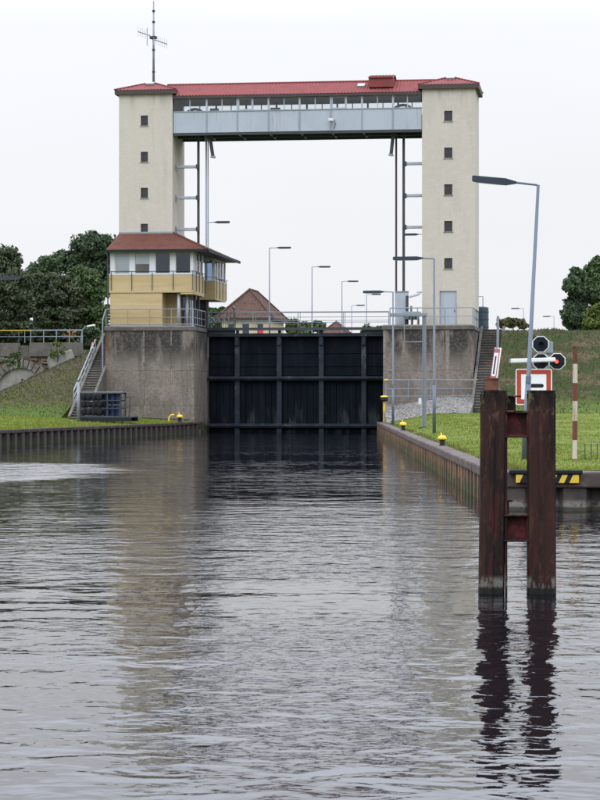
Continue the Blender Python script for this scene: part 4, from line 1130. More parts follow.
for i in range(3):
    MB().box(xc0 + .012 + i * 3.6, xc0 + 3.588 + i * 3.6, 42.74, 43.5, .44, QZ + .005).build('coping_block', 'cap_brown', quay_end, bevel=.04)

def hazard_board():
    y = 42.70; xa, xb = X(515.5, y), X(579.5, y)
    zt, zb = Z(471.5, xa, y), Z(482.8, xa, y)
    t = thing('hazard_board', 'black and yellow striped fender board on the end of the right quay', 'hazard board', (xa, y, zb))
    MB().box(xa, xb, y - .06, y + .03, zb, zt - .05).build('board', 'rubber', t, bevel=.008)
    MB().box(xa - .12, xb + .06, y - .09, y + .03, zt - .048, zt + .03).build('rubber_strip', 'rubber', t, bevel=.02)
    h = zt - .055 - zb - .01; w = (xb - xa) / 6.35; z0 = zb + .006
    yf = y - .064
    for k in range(6):
        u = xa + k * w * 1.06 + .01
        lo, hi = (u, u + w * .62), (u + w * .34, u + w * .96)
        if k == 0: poly = [(u, z0), (u + w * .36, z0), (u + w * .0 + w * .72, z0 + h), (u, z0 + h)]
        elif k == 5: poly = [(u, z0), (xb - .01, z0), (xb - .01, z0 + h), (u + w * .36, z0 + h)]
        else: poly = [(u, z0), (u + w * .55, z0), (u + w * .91, z0 + h), (u + w * .36, z0 + h)]
        MB().prism_y(poly, yf, yf + .006).build('stripe', 'yellow_paint', t)
hazard_board()

# bollards with yellow caps
def bollard(x, y, z, s, label, turn=0.0):
    t = thing('mooring_bollard', label, 'bollard', (x, y, z), 'yellow capped mooring bollards')
    MB().lathe((x, y, z), [(.15 * s, 0), (.15 * s, .03 * s), (.10 * s, .05 * s), (.085 * s, .2 * s), (.12 * s, .24 * s)], 14).build('base', 'black', t, smooth=False)
    MB().lathe((x, y, z + .24 * s), [(.12 * s, 0), (.17 * s, .03 * s), (.17 * s, .09 * s), (.12 * s, .15 * s), (.05 * s, .17 * s)], 14).build('cap', 'yellow', t, smooth=False)
    MB().tube([(x - .03 * s, y, z + .38 * s), (x - .05 * s, y, z + .52 * s)], .03 * s, 6).build('knob', 'yellow', t)
    t.rotation_euler.z = turn
def quay_y(px):
    lo, hi = 44.0, 139.0
    for _ in range(50):
        m = (lo + hi) / 2
        if X(px, m) > xq_right(m): hi = m
        else: lo = m
    return lo
for px, s, lab in ((403.5, .95, 'yellow capped bollard on the right quay nearest the gate'), (443.2, .78, 'yellow capped bollard halfway along the right quay edge'),
                   (509.3, .42, 'yellow capped bollard seen between the two rusty mooring piles')):
    y = quay_y(px + 1); bollard(xq_right(y) - .06, y, QZ - .01, s, lab, -.5)
bollard(X(179.8, 135.5), 135.5, h_lawn_l(-25.9, 135.5), 1.15, 'yellow capped bollard on the left quay beside the concrete head')
def hook():
    y = 135.6; x = X(171, y); z = h_lawn_l(x, y) - .02
    t = thing('mooring_hook', 'bent yellow mooring hook on the left quay', 'hook', (x, y, z))
    MB().tube([(x - .15, y, z), (x - .12, y, z + .3), (x + .02, y, z + .46), (x + .2, y, z + .47)], .05, 8).build('bar', 'yellow', t)
    MB().box(x - .28, x - .02, y - .1, y + .1, z - .02, z + .04).build('foot_plate', 'black', t)
hook()
def pipe_rail():
    y = 138.6; xa, xb = X(142, y), X(190, y); z = h_lawn_l(xa, y) - .05
    t = thing('low_pipe', 'low grey pipe lying along the foot of the left lock abutment', 'pipe', (xa, y, z))
    MB().tube([(xa, y, z + .16), (xb, y, z + .04)], .06, 8).build('pipe', 'concrete_dark', t)
    for f in (.1, .5, .9): xx = xa + (xb - xa) * f; MB().box(xx - .06, xx + .06, y - .1, y + .1, z - .12, z + .08).build('support', 'steel_dark', t)
pipe_rail()
def marker_post():
    y = 137.5; x = X(384.2, y); z = Z(413, x, y)
    t = thing('marker_post', 'short yellow and black post at the right edge of the gate', 'post', (x, y, z))
    MB().box(x - .07, x + .07, y - .07, y + .07, z - .7, z + .72).build('post', 'yellow_paint', t)
    MB().lathe((x, y, z + .72), [(.2, 0), (.24, .08), (.22, .26)], 12).build('drum', 'black', t)
    MB().lathe((x, y, z + .98), [(.24, 0), (.2, .07), (.05, .1)], 12).build('cap', 'yellow', t)
marker_post()

# ------------------------------------------------------------------ stairs
def stairs(label, bottom, top, width, n, mat, side_wall=True):
    b, tp = Vector(bottom), Vector(top)
    t = thing('stairway', label, 'stairs', bottom)
    d = Vector((tp.x - b.x, tp.y - b.y, 0)); L = d.length; d.normalize(); w = Vector((d.y, -d.x, 0))
    M = Matrix((w, d, Vector((0, 0, 1)))).transposed()
    rise = (tp.z - b.z) / n; run = L / n
    for i in range(n):
        c = b + d * (run * (i + .5)) + Vector((0, 0, rise * (i + .5) + rise * .15))
        MB().obox(c - Vector((0, 0, .10)), width, run + .06, rise * .7 + .2, M).build('step', mat, t, bevel=.01)
    for i in range(n):
        c = b + d * (run * i - .02) + Vector((0, 0, rise * (i + 1) - .03))
        MB().obox(c, width, .09, .045, M).build('nosing', 'concrete', t)
    for s in (-1, 1):
        a0 = b + w * s * (width / 2 + .09); a1 = tp + w * s * (width / 2 + .09)
        m = MB(); q = w * .08
        for pts in (((a0 - q), (a1 - q)), ((a0 + q), (a1 + q))):
            m.v += [tuple(pts[0] + Vector((0, 0, -1.2))), tuple(pts[1] + Vector((0, 0, -1.2))), tuple(pts[1] + Vector((0, 0, .22))), tuple(pts[0] + Vector((0, 0, .22)))]
        m.f = [(0, 1, 2, 3), (7, 6, 5, 4), (3, 2, 6, 7), (0, 3, 7, 4), (1, 5, 6, 2), (0, 4, 5, 1)]
        m.build('stringer', 'concrete_dark', t)
    return t, w
st, w_ = stairs('dark concrete stairway climbing the embankment beside the right lock abutment', (-6.9, 135.2, 1.5), (-6.9, 146.5, 6.68), 1.25, 30, 'step_dark')
b0, t0 = Vector((-30.25, 128.5, .95)), Vector((-32.75, 149, 6.4))
st, w_ = stairs('dark concrete stairway climbing the mound beside the left lock abutment', b0, t0, .8, 34, 'step_dark')
railing('pale handrail slanting up the left stairway', [b0.lerp(t0, .12) - w_ * .5 + Vector((0, 0, .1)), b0.lerp(t0, .74) - w_ * .5 + Vector((0, 0, .1))], 2.2, h=.95, mids=(.55,), r=.034, mat='steel_grey')
MB_p = MB().tube([(xa0 - .12, FY - .15, .8), (xa0 - .12, FY - .15, PL + .4), (xa0 + .05, FY + .05, PL + 1.1)], .05, 7)
tag(MB_p.build('drain_pipe', 'galvanised', loc=(xa0 - .12, FY - .15, .8)), 'thin grey pipe running up the left corner of the left lock abutment', 'pipe')

# ------------------------------------------------------------------ equipment rack on the left quay
def rack():
    y0 = 127.5; x0, x1 = X(80, y0), X(121, y0); z = h_lawn_l(x0, y0) + .1
    t = thing('storage_rack', 'open steel rack on the left quay holding black fenders and blue drums', 'rack', ((x0 + x1) / 2, y0, z))
    y1 = y0 + 1.2; h = 1.5
    for xx in (x0, x0 + (x1 - x0) * .34, x0 + (x1 - x0) * .67, x1):
        for yy in (y0, y1): MB().box(xx - .035, xx + .035, yy - .035, yy + .035, z - .1, z + h).build('upright', 'steel_dark', t)
    for zz in (.12, .58, 1.04, h - .04):
        for yy in (y0 - .05, y1 + .05): MB().box(x0 - .05, x1 + .05, yy - .02, yy + .02, z + zz - .03, z + zz + .03).build('rail', 'steel_dark', t)
    MB().box(x0 - .08, x1 + .08, y0 - .08, y1 + .08, z + h, z + h + .05).build('roof_sheet', 'steel_grey', t)
    xm = x0 + (x1 - x0) * .55
    k = 0
    for row in range(3):
        for c in range(4):
            cx = x0 + .18 + c * (xm - x0 - .1) / 4 + .05; cz = z + .36 + row * .44
            o = thing('fender', f"black fender in the {('bottom', 'middle', 'top')[row]} row of the rack, {('leftmost', 'second from left', 'third from left', 'next to the drums')[c]}", 'fender', (cx, y0, cz - .18), 'black fenders in the rack')
            MB().tube([(cx, y0 - .25, cz), (cx, y0 - .20, cz), (cx, y1 - .1, cz)], [.13, .17, .17], 12).build('body', 'rubber', o)
            MB().tube([(cx, y0 - .28, cz), (cx, y0 - .24, cz)], .06, 8).build('end_ring', 'black', o)
    for row in range(2):
        for c in range(3):
            cx = xm + .22 + c * (x1 - xm - .1) / 3; zb = z + .15 + row * .68
            o = thing('drum', f"dark blue drum in the {('lower', 'upper')[row]} tier of the rack, {('left', 'middle', 'right')[c]} of three", 'drum', (cx, y0 + .3, zb), 'blue drums in the rack')
            MB().lathe((cx, y0 + .25, zb), [(.15, 0), (.17, .03), (.17, .2), (.155, .22), (.17, .24), (.17, .4), (.155, .42), (.17, .44), (.17, .58), (.13, .61)], 14).build('body', 'drum_blue', o)
            MB().lathe((cx - .05, y0 + .2, zb + .61), [(.035, 0), (.035, .03)], 8).build('bung', 'black', o)
rack()
def landing_stage():
    y = 124.0
    xa, xb = X(80, y), X(142, y + 3); z = h_lawn_l(xa, y) + .02
    t = thing('landing_stage', 'dark flat landing stage lying in front of the storage rack', 'platform', ((xa + xb) / 2, y, z))
    n = 9
    for i in range(n):
        u0 = xa + (xb - xa) * i / n; u1 = xa + (xb - xa) * (i + 1) / n
        MB().box(u0 + .01, u1 - .01, y, y + 1.9, z + .22, z + .27 + rnd.uniform(0, .01)).build('plank', 'steel_dark', t)
    MB().box(xa, xb, y, y + .08, z, z + .218).box(xa, xb, y + 1.82, y + 1.9, z, z + .218).build('side_beam', 'black', t)
    # folded guard on the right
    gx0, gx1 = X(119, y + 1), X(129, y + 1)
    g = MB()
    for i in range(3):
        xx = gx0 + (gx1 - gx0) * i / 2; g.bar((xx, y + 1, z + .27), (xx + .1, y + 1, z + 1.35), .05)
    g.build('guard_post', 'steel_dark', t)
    MB().bar((gx0, y + 1, z + 1.33), (gx1 + .12, y + 1, z + 1.38), .05).bar((gx0, y + 1, z + .8), (gx1 + .06, y + 1, z + .8), .04).build('guard_rail', 'steel_dark', t)
landing_stage()
def left_pole():
    y = 123.5; x = X(78.3, y); z = h_lawn_l(x, y) - .05
    t = thing('mooring_pole', 'plain grey pole standing at the left end of the storage rack', 'pole', (x, y, z))
    MB().tube([(x, y, z), (x, y, Z(381.5, x, y))], [.085, .08], 10).build('shaft', 'galvanised', t, smooth=True)
    MB().lathe((x, y, Z(381.5, x, y)), [(.09, 0), (.09, .04), (.03, .08)], 10).build('cap', 'steel_dark', t)
left_pole()

# ------------------------------------------------------------------ mooring piles in the foreground
def pile_section(w, d):
    a = [(-.50, -.10), (-.44, -.66), (-.10, -.84), (-.07, -1.0), (.07, -1.0), (.10, -.84), (.44, -.66), (.50, -.10)]
    p = [(x * w, y * d) for x, y in a]
    q = [(-x * w, -y * d) for x, y in a]
    return p + q
def dolphin():
    y = 24.6
    xl, xr = X(494, y), X(541.3, y)
    zt = Z(392, xl, y)
    t = thing('mooring_dolphin', 'pair of rusty steel mooring piles joined by red crossbeams in the water', 'mooring piles', ((xl + xr) / 2, y, 0))
    for x, w, lean, nm in ((xl, .285, -.022, 'pile'), (xr, .305, .006, 'pile')):
        sec = pile_section(w, .17)
        m = MB(); k = len(sec); zs = [-1.6, 0.0, .5, 1.0, 1.5, 2.0, zt]
        for z in zs:
            for (u, v) in sec: m.v.append((x + u + lean * (zt - z) * .6, y + v, z))
        for i in range(len(zs) - 1):
            for j in range(k): m.f.append((i * k + j, i * k + (j + 1) % k, (i + 1) * k + (j + 1) % k, (i + 1) * k + j))
        m.f.append(tuple((len(zs) - 1) * k + j for j in range(k)))
        p = m.build(nm, 'rust_pile', t, bevel=.006)
        MB().prism([(x + u * 1.03, y + v * 1.03) for u, v in sec], zt, zt + .018).build('top_plate', 'rust_pile', p)
        # interlock ridges standing proud of the face
        for u in (-.47, .47):
            MB().box(x + u * w - .012, x + u * w + .012, y - .075, y - .012, -1, zt - .02).build('interlock', 'rust_pile', p)
    # lichen plate near the head of the left pile
    xa, xb = xl + .14, xr - .15
    for (qa, qb) in ((410.5, 437.5), (514, 541)):
        za, zb = Z(qb, xl, y), Z(qa, xl, y)
        b = MB().box(xa - .04, xb + .05, y + .00, y + .03, za + .022, zb - .022).build('crossbeam', 'rust_red', t)
        MB().box(xa - .03, xb + .05, y - .10, y + .12, zb - .02, zb).build('flange', 'rust_pile', b, bevel=.004)
        MB().box(xa - .03, xb + .05, y - .10, y + .12, za, za + .02).build('flange', 'rust_pile', b, bevel=.004)
    # stub bracket behind the left pile and lugs
    z1 = Z(397, xl, y)
    s = MB().box(xa - .05, xa + .09, y + .10, y + .14, z1 - .28, z1).build('stub_plate', 'rust_pile', t)
    MB().box(xa - .05, xa + .15, y + .08, y + .2, z1, z1 + .015).build('flange', 'rust_pile', s)
    z2 = Z(500, xl, y)
    MB().box(xa - .03, xa + .06, y + .02, y + .12, z2 - .02, z2).box(xa - .03, xa + .02, y + .05, y + .09, z2 - .3, z2 - .02).build('lug', 'rust_pile', t)
    # rusty bracket on the head of the left pile
    x = X(492.5, y); zk = zt + .018
    k = MB().box(x - .075, x + .065, y - .05, y + .05, zk, zk + .12).build('head_bracket', 'rust_bracket', t, bevel=.006)
    MB().box(x - .085, x + .08, y - .06, y + .06, zk + .12, zk + .135).build('bracket_plate', 'rust_bracket', k)
    return t
dolphin()

# ------------------------------------------------------------------ signs and signals on the right bank
def square_sign(label, c, size, yaw, lean, pole_h0, parent_name='square_sign', bar=True, roll=0.0):
    c = Vector(c)
    t = thing(parent_name, label, 'sign', (c.x, c.y, pole_h0))
    M = Matrix.Rotation(roll, 3, 'Y') @ Matrix.Rotation(yaw, 3, 'Z') @ Matrix.Rotation(lean, 3, 'X')
    def plate(w, h, off, th, r=0.0):
        m = MB()
        if r:
            pts = []
            for cx, cz, a0 in ((w / 2 - r, -h / 2 + r, -pi / 2), (w / 2 - r, h / 2 - r, 0), (-w / 2 + r, h / 2 - r, pi / 2), (-w / 2 + r, -h / 2 + r, pi)):
                for k in range(5): a = a0 + k * pi / 8; pts.append((cx + r * cos(a), cz + r * sin(a)))
            m.prism_y(pts, off - th / 2, off + th / 2)
        else: m.box(-w / 2, w / 2, off - th / 2, off + th / 2, -h / 2, h / 2)
        m.v = [tuple(M @ Vector(v) + c) for v in m.v]
        return m
    S = size
    b = plate(S, S, 0, .03, .05).build('panel', 'sign_white', t)
    plate(S * .94, S * .94, -.018, .004, .035).build('red_border', 'sign_red', b)
    plate(S * .69, S * .69, -.0225, .004, .01).build('white_field', 'sign_white', b)
    return t, M, c, b

def main_sign():
    y = 60.5
    xa, xb = X(515.6, y), X(552, y)
    za = Z(405.5, xa, y); zb = Z(368.2, xa, y); S = xb - xa
    cx, cz = (xa + xb) / 2, (za + zb) / 2
    g = h_lawn_r(cx, y)
    t, M, c, b = square_sign('white square sign with red border and black bar below the signal lights', (cx, y, cz), S, 0, 0, g)
    # black bar with rounded ends
    r = .05; w = .44; zb_ = cz + .03; pts = []
    for sx, a0 in ((1, -pi / 2), (-1, pi / 2)):
        for k in range(7): a = a0 + k * pi / 6; pts.append((cx + .045 + sx * (w / 2 - r) + r * cos(a), zb_ + r * sin(a)))
    MB().prism_y(pts, y - .031, y - .026).build('black_bar', 'black', b)
    # signal mast, octagonal boards
    xm = X(547.5, y + .12)
    tp = Z(340, xm, y)
    s = thing('signal_mast', 'signal mast with three black octagonal boards and one lit red lamp', 'signal light', (xm, y + .12, g))
    MB().tube([(xm, y + .12, g), (xm, y + .12, tp)], .055, 10).build('mast', 'galvanised', s, smooth=True)
    MB().box(xm - .04, xm + .15, y + .02, y + .2, Z(353, xm, y), Z(341.5, xm, y)).build('bracket_box', 'galvanised', s, bevel=.01)
    R = 8.4 * DEP(xm, y) / FOC
    for (px, py, lit, dy) in ((540.6, 344.2, 0, 0), (540.8, 361.5, 0, .06), (557.2, 361.3, 1, -.02)):
        ox, oz = XZ(px, py, y); yy = y + dy
        oc = [(ox + R * 1.06 * cos(pi / 8 + k * pi / 4), oz + R * 1.06 * sin(pi / 8 + k * pi / 4)) for k in range(8)]
        o = MB().prism_y(oc, yy - .0, yy + .05).build('octagon_board', 'white_paint', s)
        oc = [(ox + R * .95 * cos(pi / 8 + k * pi / 4), oz + R * .95 * sin(pi / 8 + k * pi / 4)) for k in range(8)]
        MB().prism_y(oc, yy - .008, yy - .001).build('board_face', 'signal_black', o)
        lx = ox + (.02 if not lit else -.01); lz = oz - .01
        MB().tube([(lx, yy - .01, lz), (lx, yy - .05, lz)], .062, 14).build('lens_ring', 'black', o)
        MB().tube([(lx, yy - .045, lz), (lx, yy - .056, lz)], .048, 14).build('lens', 'red_light' if lit else 'signal_black', o)
        hood = MB()
        for k in range(9):
            a = pi * k / 8
            hood.v += [(lx + .07 * cos(a), yy - .008, lz + .07 * sin(a)), (lx + .075 * cos(a), yy - .19, lz + .07 * sin(a))]
        for k in range(8): hood.f.append((2 * k, 2 * k + 1, 2 * k + 3, 2 * k + 2))
        hood.build('hood', 'black', o)
    # white tube lamp in front of the boards
    ty = y - .28
    ta, tb = X(510, ty), X(555.5, ty); za, zb = Z(360.8, ta, ty), Z(359.4, tb, ty)
    l = thing('tube_lamp', 'long white tube lamp lighting the square sign', 'lamp', ((ta + tb) / 2, ty, za))
    MB().bar((ta, ty, za), (tb, ty, zb), .09, .105).build('housing', 'white_paint', l, bevel=.02)
    MB().bar((ta + .03, ty, za - .055), (tb - .03, ty, zb - .055), .06, .012).build('lens', 'lamp_lens', l)
    MB().box(ta - .02, ta + .02, ty - .05, ty + .05, za - .06, za + .06).build('end_cap', 'steel_grey', l)
    MB().tube([(xm - .03, y + .1, zb + .02), (xm - .03, ty, zb + .02)], .025, 6).build('arm', 'galvanised', l)
main_sign()

def oblique_sign():
    y = 62.0
    cx, cz = XZ(495.7, 364.5, y); g = h_lawn_r(cx, y)
    t, M, c, b = square_sign('red bordered sign turned almost edge-on above the left mooring pile', (cx, y, cz), .93, radians(-77), 0, g, roll=radians(8))
    MB().obox(c + M @ Vector((0, -.028, -.02)), .2, .006, .5, M).build('black_mark', 'black', b)
    MB().tube([(cx + .03, y + .06, g), (cx + .06, y + .06, Z(316, cx, y))], .035, 8).build('post', 'galvanised', t)
    t.rotation_euler = (0, radians(0), 0)
oblique_sign()

def striped_post():
    y = 49.6; px = 574.8; x = X(px, y); z0 = Z(464, x, y)
    t = thing('striped_post', 'weathered red and white striped post on the right lawn', 'post', (x, y, z0))
    cuts = [(464, 440, 'post_white'), (440, 421, 'post_red'), (421, 401, 'post_white'), (401, 383, 'post_red'), (383, 364, 'post_white'), (364, 346.5, 'post_rust')]
    for a, b, m in cuts:
        za, zb = Z(a, x, y), Z(b, x, y)
        o = MB().tube([(x + .004 * (464 - a) * .02, y, za), (x + .004 * (464 - b) * .02, y, zb)], .054, 12).build('band', m, t, smooth=False)
    MB().lathe((x, y, Z(346.5, x, y)), [(.058, -.03), (.058, 0), (.04, .03), (.01, .05)], 10).build('cap', 'post_rust', t)
    MB().lathe((x, y, z0 - .05), [(.09, 0), (.075, .12), (.055, .16)], 10).build('foot', 'rust_bracket', t)
striped_post()
def wire_hoop():
    y = 49.5; z0 = h_lawn_r(X(590, y), y) - .03
    t = thing('wire_fence', 'low thin wire fence on the lawn at the right picture edge', 'fence', (X(590, y), y, z0))
    h = Z(443.5, X(590, y), y) - z0
    xs = [X(p, y) for p in (585, 591.3, 597.3, 604, 611)]
    for xx in xs: MB().tube([(xx, y, z0), (xx, y, z0 + h)], .011, 6).build('stake', 'steel_dark', t)
    MB().tube([(xs[0], y, z0 + h), (xs[-1], y, z0 + h + .01)], .008, 5).build('wire', 'steel_grey', t)
    MB().tube([(xs[0], y, z0 + h * .5), (xs[-1], y, z0 + h * .5)], .006, 5).build('wire', 'steel_grey', t)
wire_hoop()

# ------------------------------------------------------------------ houses behind the gate
def house(label, x0, x1, y0, y1, zw, zr, inset, wins):
    zg = zf
    t = thing('house', label, 'house', ((x0 + x1) / 2, (y0 + y1) / 2, zg))
    ov = .45
    hs = [(x0 + (x1 - x0) * a, x0 + (x1 - x0) * b, zg + c, zg + d) for a, b, c, d in wins]
    m = MB().wall_y(x0, x1, zg, zw, y0, hs, .12)
    m.quad((x1, y0, zg), (x1, y1, zg), (x1, y1, zw), (x1, y0, zw)).quad((x0, y1, zg), (x0, y0, zg), (x0, y0, zw), (x0, y1, zw)).quad((x1, y1, zg), (x0, y1, zg), (x0, y1, zw), (x1, y1, zw))
    m.build('wall', 'cream_wall', t)
    for h in hs: window_unit(t, *h, y0 + .07, frame='white_frame', glass_m='glass_dark', fw=.07)
    a, b, c, d = (x0 - ov, y0 - ov, zw), (x1 + ov, y0 - ov, zw), (x1 + ov, y1 + ov, zw), (x0 - ov, y1 + ov, zw)
    xc = (x0 + x1) / 2; r0, r1 = (xc, y0 - ov + inset, zr), (xc, y1 + ov - inset, zr)
    r = MB()
    r.roof_plane(a, b, r0, r0, .3, .02, 3); r.roof_plane(b, c, r1, r0, .3, .02, 3); r.roof_plane(c, d, r1, r1, .3, .02, 3); r.roof_plane(d, a, r0, r1, .3, .02, 3)
    ro = r.build('roof', 'tile_brown', t)
    for p, q in ((a, r0), (b, r0), (c, r1), (d, r1), (r0, r1)):
        MB().tube([Vector(p) + Vector((0, 0, .05)), Vector(q) + Vector((0, 0, .05))], .09, 6).build('ridge_tile', 'tile_brown', ro)
    MB().box(x0 - ov, x1 + ov, y0 - ov, y1 + ov, zw - .14, zw - .03).build('soffit', 'dark_fascia', ro)
    return t
house('cream house with large brown hipped roof beyond the gate', X(222, 188), X(268.5, 188), 188, 197.2, 9.05, 11.55, 2.9,
      [(.12, .3, .9, 2.0), (.42, .6, .9, 2.0), (.74, .9, .9, 2.0)])
house('distant small house with brown pyramid roof beyond the gate', X(324, 296), X(345, 296), 296, 300.5, 10.9, 12.55, 2.5, [(.2, .45, 2.0, 3.3), (.6, .8, 2.0, 3.3)])
def red_box():
    y = 184.5; xa, xb = X(258.6, y), X(263.2, y)
    t = thing('letter_box', 'small bright red cabinet before the brown-roofed house, seen over the gate', 'cabinet', ((xa + xb) / 2, y, zf))
    MB().box(xa, xb, y - .2, y + .2, zf + .8, zf + 1.36).build('body', 'red_box', t, bevel=.03)
    MB().box(xa - .03, xb + .03, y - .24, y + .24, zf + 1.36, zf + 1.40).build('lid', 'red_box', t)
    MB().bar(((xa + xb) / 2, y, zf), ((xa + xb) / 2, y, zf + .8), .1).build('foot', 'steel_dark', t)
red_box()

# ------------------------------------------------------------------ old retaining wall with blocked arch on the left
def arch_wall():
    y = 197.0
    x0, x1 = X(-45, y), X(82, y)
    t = thing('retaining_wall', 'weathered retaining wall with bricked-up stone arch on the far left', 'wall', ((x0 + x1) / 2, y, 0))
    cx, cz = XZ(21, 393, y); k = DEP(cx, y) / FOC
    ri, ro = 25 * k, 33.5 * k
    ztop = Z(343, cx, y); zm = Z(356, cx, y)
    # rubble face round the arch: ring of quads from arch to box
    m = MB(); n = 24
    for i in range(n):
        a0, a1 = pi * i / n, pi * (i + 1) / n
        def out(a):
            ca, sa = cos(a), sin(a)
            L = min(abs((x1 - cx) / ca) if ca > 1e-6 else 1e9, abs((x0 - cx) / ca) if ca < -1e-6 else 1e9, abs((zm - cz) / sa) if sa > 1e-6 else 1e9)
            return (cx + L * ca, y, cz + L * sa)
        m.quad((cx + ro * cos(a0), y, cz + ro * sin(a0)), out(a0), out(a1), (cx + ro * cos(a1), y, cz + ro * sin(a1)))
    m.quad((cx + ro, y, 0), (x1, y, 0), (x1, y, cz), (cx + ro, y, cz)); m.quad((x0, y, 0), (cx - ro, y, 0), (cx - ro, y, cz), (x0, y, cz))
    # corners left open by the fan
    m.quad((cx, y + .02, zm - .8), (x1, y + .02, zm - 3), (x1, y + .02, zm), (cx, y + .02, zm)); m.quad((x0, y + .02, zm - 3), (cx, y + .02, zm - .8), (cx, y + .02, zm), (x0, y + .02, zm))
    m.build('rubble_face', 'rubble', t)
    for i in range(17):
        a0, a1 = pi * i / 17 + .012, pi * (i + 1) / 17 - .012
        d = rnd.uniform(.15, .28); e = rnd.uniform(-.06, .1)
        p = [(cx + ri * cos(a0), cz + ri * sin(a0)), (cx + (ro + e) * cos(a0), cz + (ro + e) * sin(a0)), (cx + (ro + e) * cos(a1), cz + (ro + e) * sin(a1)), (cx + ri * cos(a1), cz + ri * sin(a1))]
        MB().prism_y(p, y - d, y + .3).build('arch_stone', 'stone', t, bevel=.03)
    pl = MB(); c0 = [(cx + ri * cos(pi * i / 20), cz + ri * sin(pi * i / 20)) for i in range(21)]
    pl.prism_y(c0 + [(cx - ri, 0), (cx + ri, 0)], y + .12, y + .3)
    pl.build('infill', 'concrete_pale', t)
    MB().tube([(cx + .1, y + .1, cz + 1.2), (cx + .1, y + .2, cz + 1.2)], .1, 10).build('drain_hole', 'black', t)
    # concrete top wall in two stretches with a notch
    xs = [x0, X(19, y), X(30, y), x1]
    MB().box(xs[0], xs[1], y - .3, y + .5, zm - .05, ztop).build('parapet', 'concrete_dark', t, bevel=.03)
    MB().box(xs[1] + .01, xs[2] - .01, y + .1, y + .5, zm - .6, ztop - .25).build('parapet', 'concrete_dark', t, bevel=.03)
    MB().box(xs[2], xs[3], y - .3, y + .5, zm - .05, ztop + .02).build('parapet', 'concrete_dark', t, bevel=.03)
    MB().box(x0, x1, y + .05, y + 1.3, -.5, zm - .3).build('backing', 'interior', t) if False else None
    # loose stones along the broken ledge
    r2 = random.Random(4)
    for i in range(46):
        px = r2.uniform(-5, 60); xx = X(px, y); zz = zm - .15 - r2.uniform(0, 1.0) * (1.0 if px > 36 else .55)
        if hypot(xx - cx, zz - cz) < ro + .12: continue
        s = r2.uniform(.16, .42)
        MB().obox((xx, y - .05, zz), s * 1.5, .35, s * .7, Matrix.Rotation(r2.uniform(-.25, .25), 3, 'Y')).build('stone', r2.choice(['stone', 'rubble', 'rubble']), t, bevel=.04)
    # sloping slab at the right
    sx, sz = XZ(64, 360, y - 3)
    MB().obox((sx, y - 3.2, sz - .7), 2.2, 3.0, 2.4, Matrix.Rotation(-.35, 3, 'Y') @ Matrix.Rotation(.3, 3, 'Z')).build('slab', 'concrete_pale', t, bevel=.08)
    return ztop, y
ztop, ya = arch_wall()
def rail_on_wall(pa, pb, label, mat, r=.045, per=1.0, top=None):
    railing(label, [(X(pa, ya), ya + .1, ztop + .01), (X(pb, ya), ya + .1, ztop + .01)], per, h=1.12, mids=(.5,), r=r, mat=mat, top_mat=top)
rail_on_wall(-40, 18.5, 'grey railing with yellow top rail at the far left picture edge', 'galvanised', .035, 2.6, 'yellow_paint')
rail_on_wall(18.5, 30.5, 'short yellow topped railing over the notch in the retaining wall', 'galvanised', .035, .6, 'yellow_paint')
rail_on_wall(30.5, 82, 'long grey railing on the right part of the retaining wall', 'galvanised', .05, 1.15)
def cone():
    y = 202; x = X(92.2, y)
    t = thing('marker_cone', 'small red and white marker cone beside the far mound', 'cone', (x, y, 6.6))
    MB().lathe((x, y, 6.6), [(.28, 0), (.28, .06), (.2, .08), (.12, .4)], 12).build('lower', 'white_paint', t)
    MB().lathe((x, y, 7.0), [(.13, 0), (.05, .4)], 12).build('upper', 'pink_red', t)
cone()

# ------------------------------------------------------------------ vegetation
def leaf_quads(rs, centers, radii, n, size, flat=.6):
    """n leaf-sized quads gathered round clump centres"""
    idx = rs.randint(0, len(centers), n)
    d = rs.normal(size=(n, 3)); d /= np.linalg.norm(d, axis=1)[:, None]
    rr = rs.rand(n, 1) ** .45
    c = centers[idx] + d * rr * radii[idx][:, None] * np.array([1, 1, .75])
    nrm = d * .5 + rs.normal(size=(n, 3)) * .6 + np.array([0, 0, .35]); nrm /= np.linalg.norm(nrm, axis=1)[:, None]
    a = np.cross(nrm, rs.normal(size=(n, 3))); a /= np.linalg.norm(a, axis=1)[:, None] + 1e-9
    b = np.cross(nrm, a)
    s = size * (.6 + .8 * rs.rand(n, 1))
    return np.stack([c - a * s, c + b * s * flat, c + a * s, c - b * s * flat], axis=1)

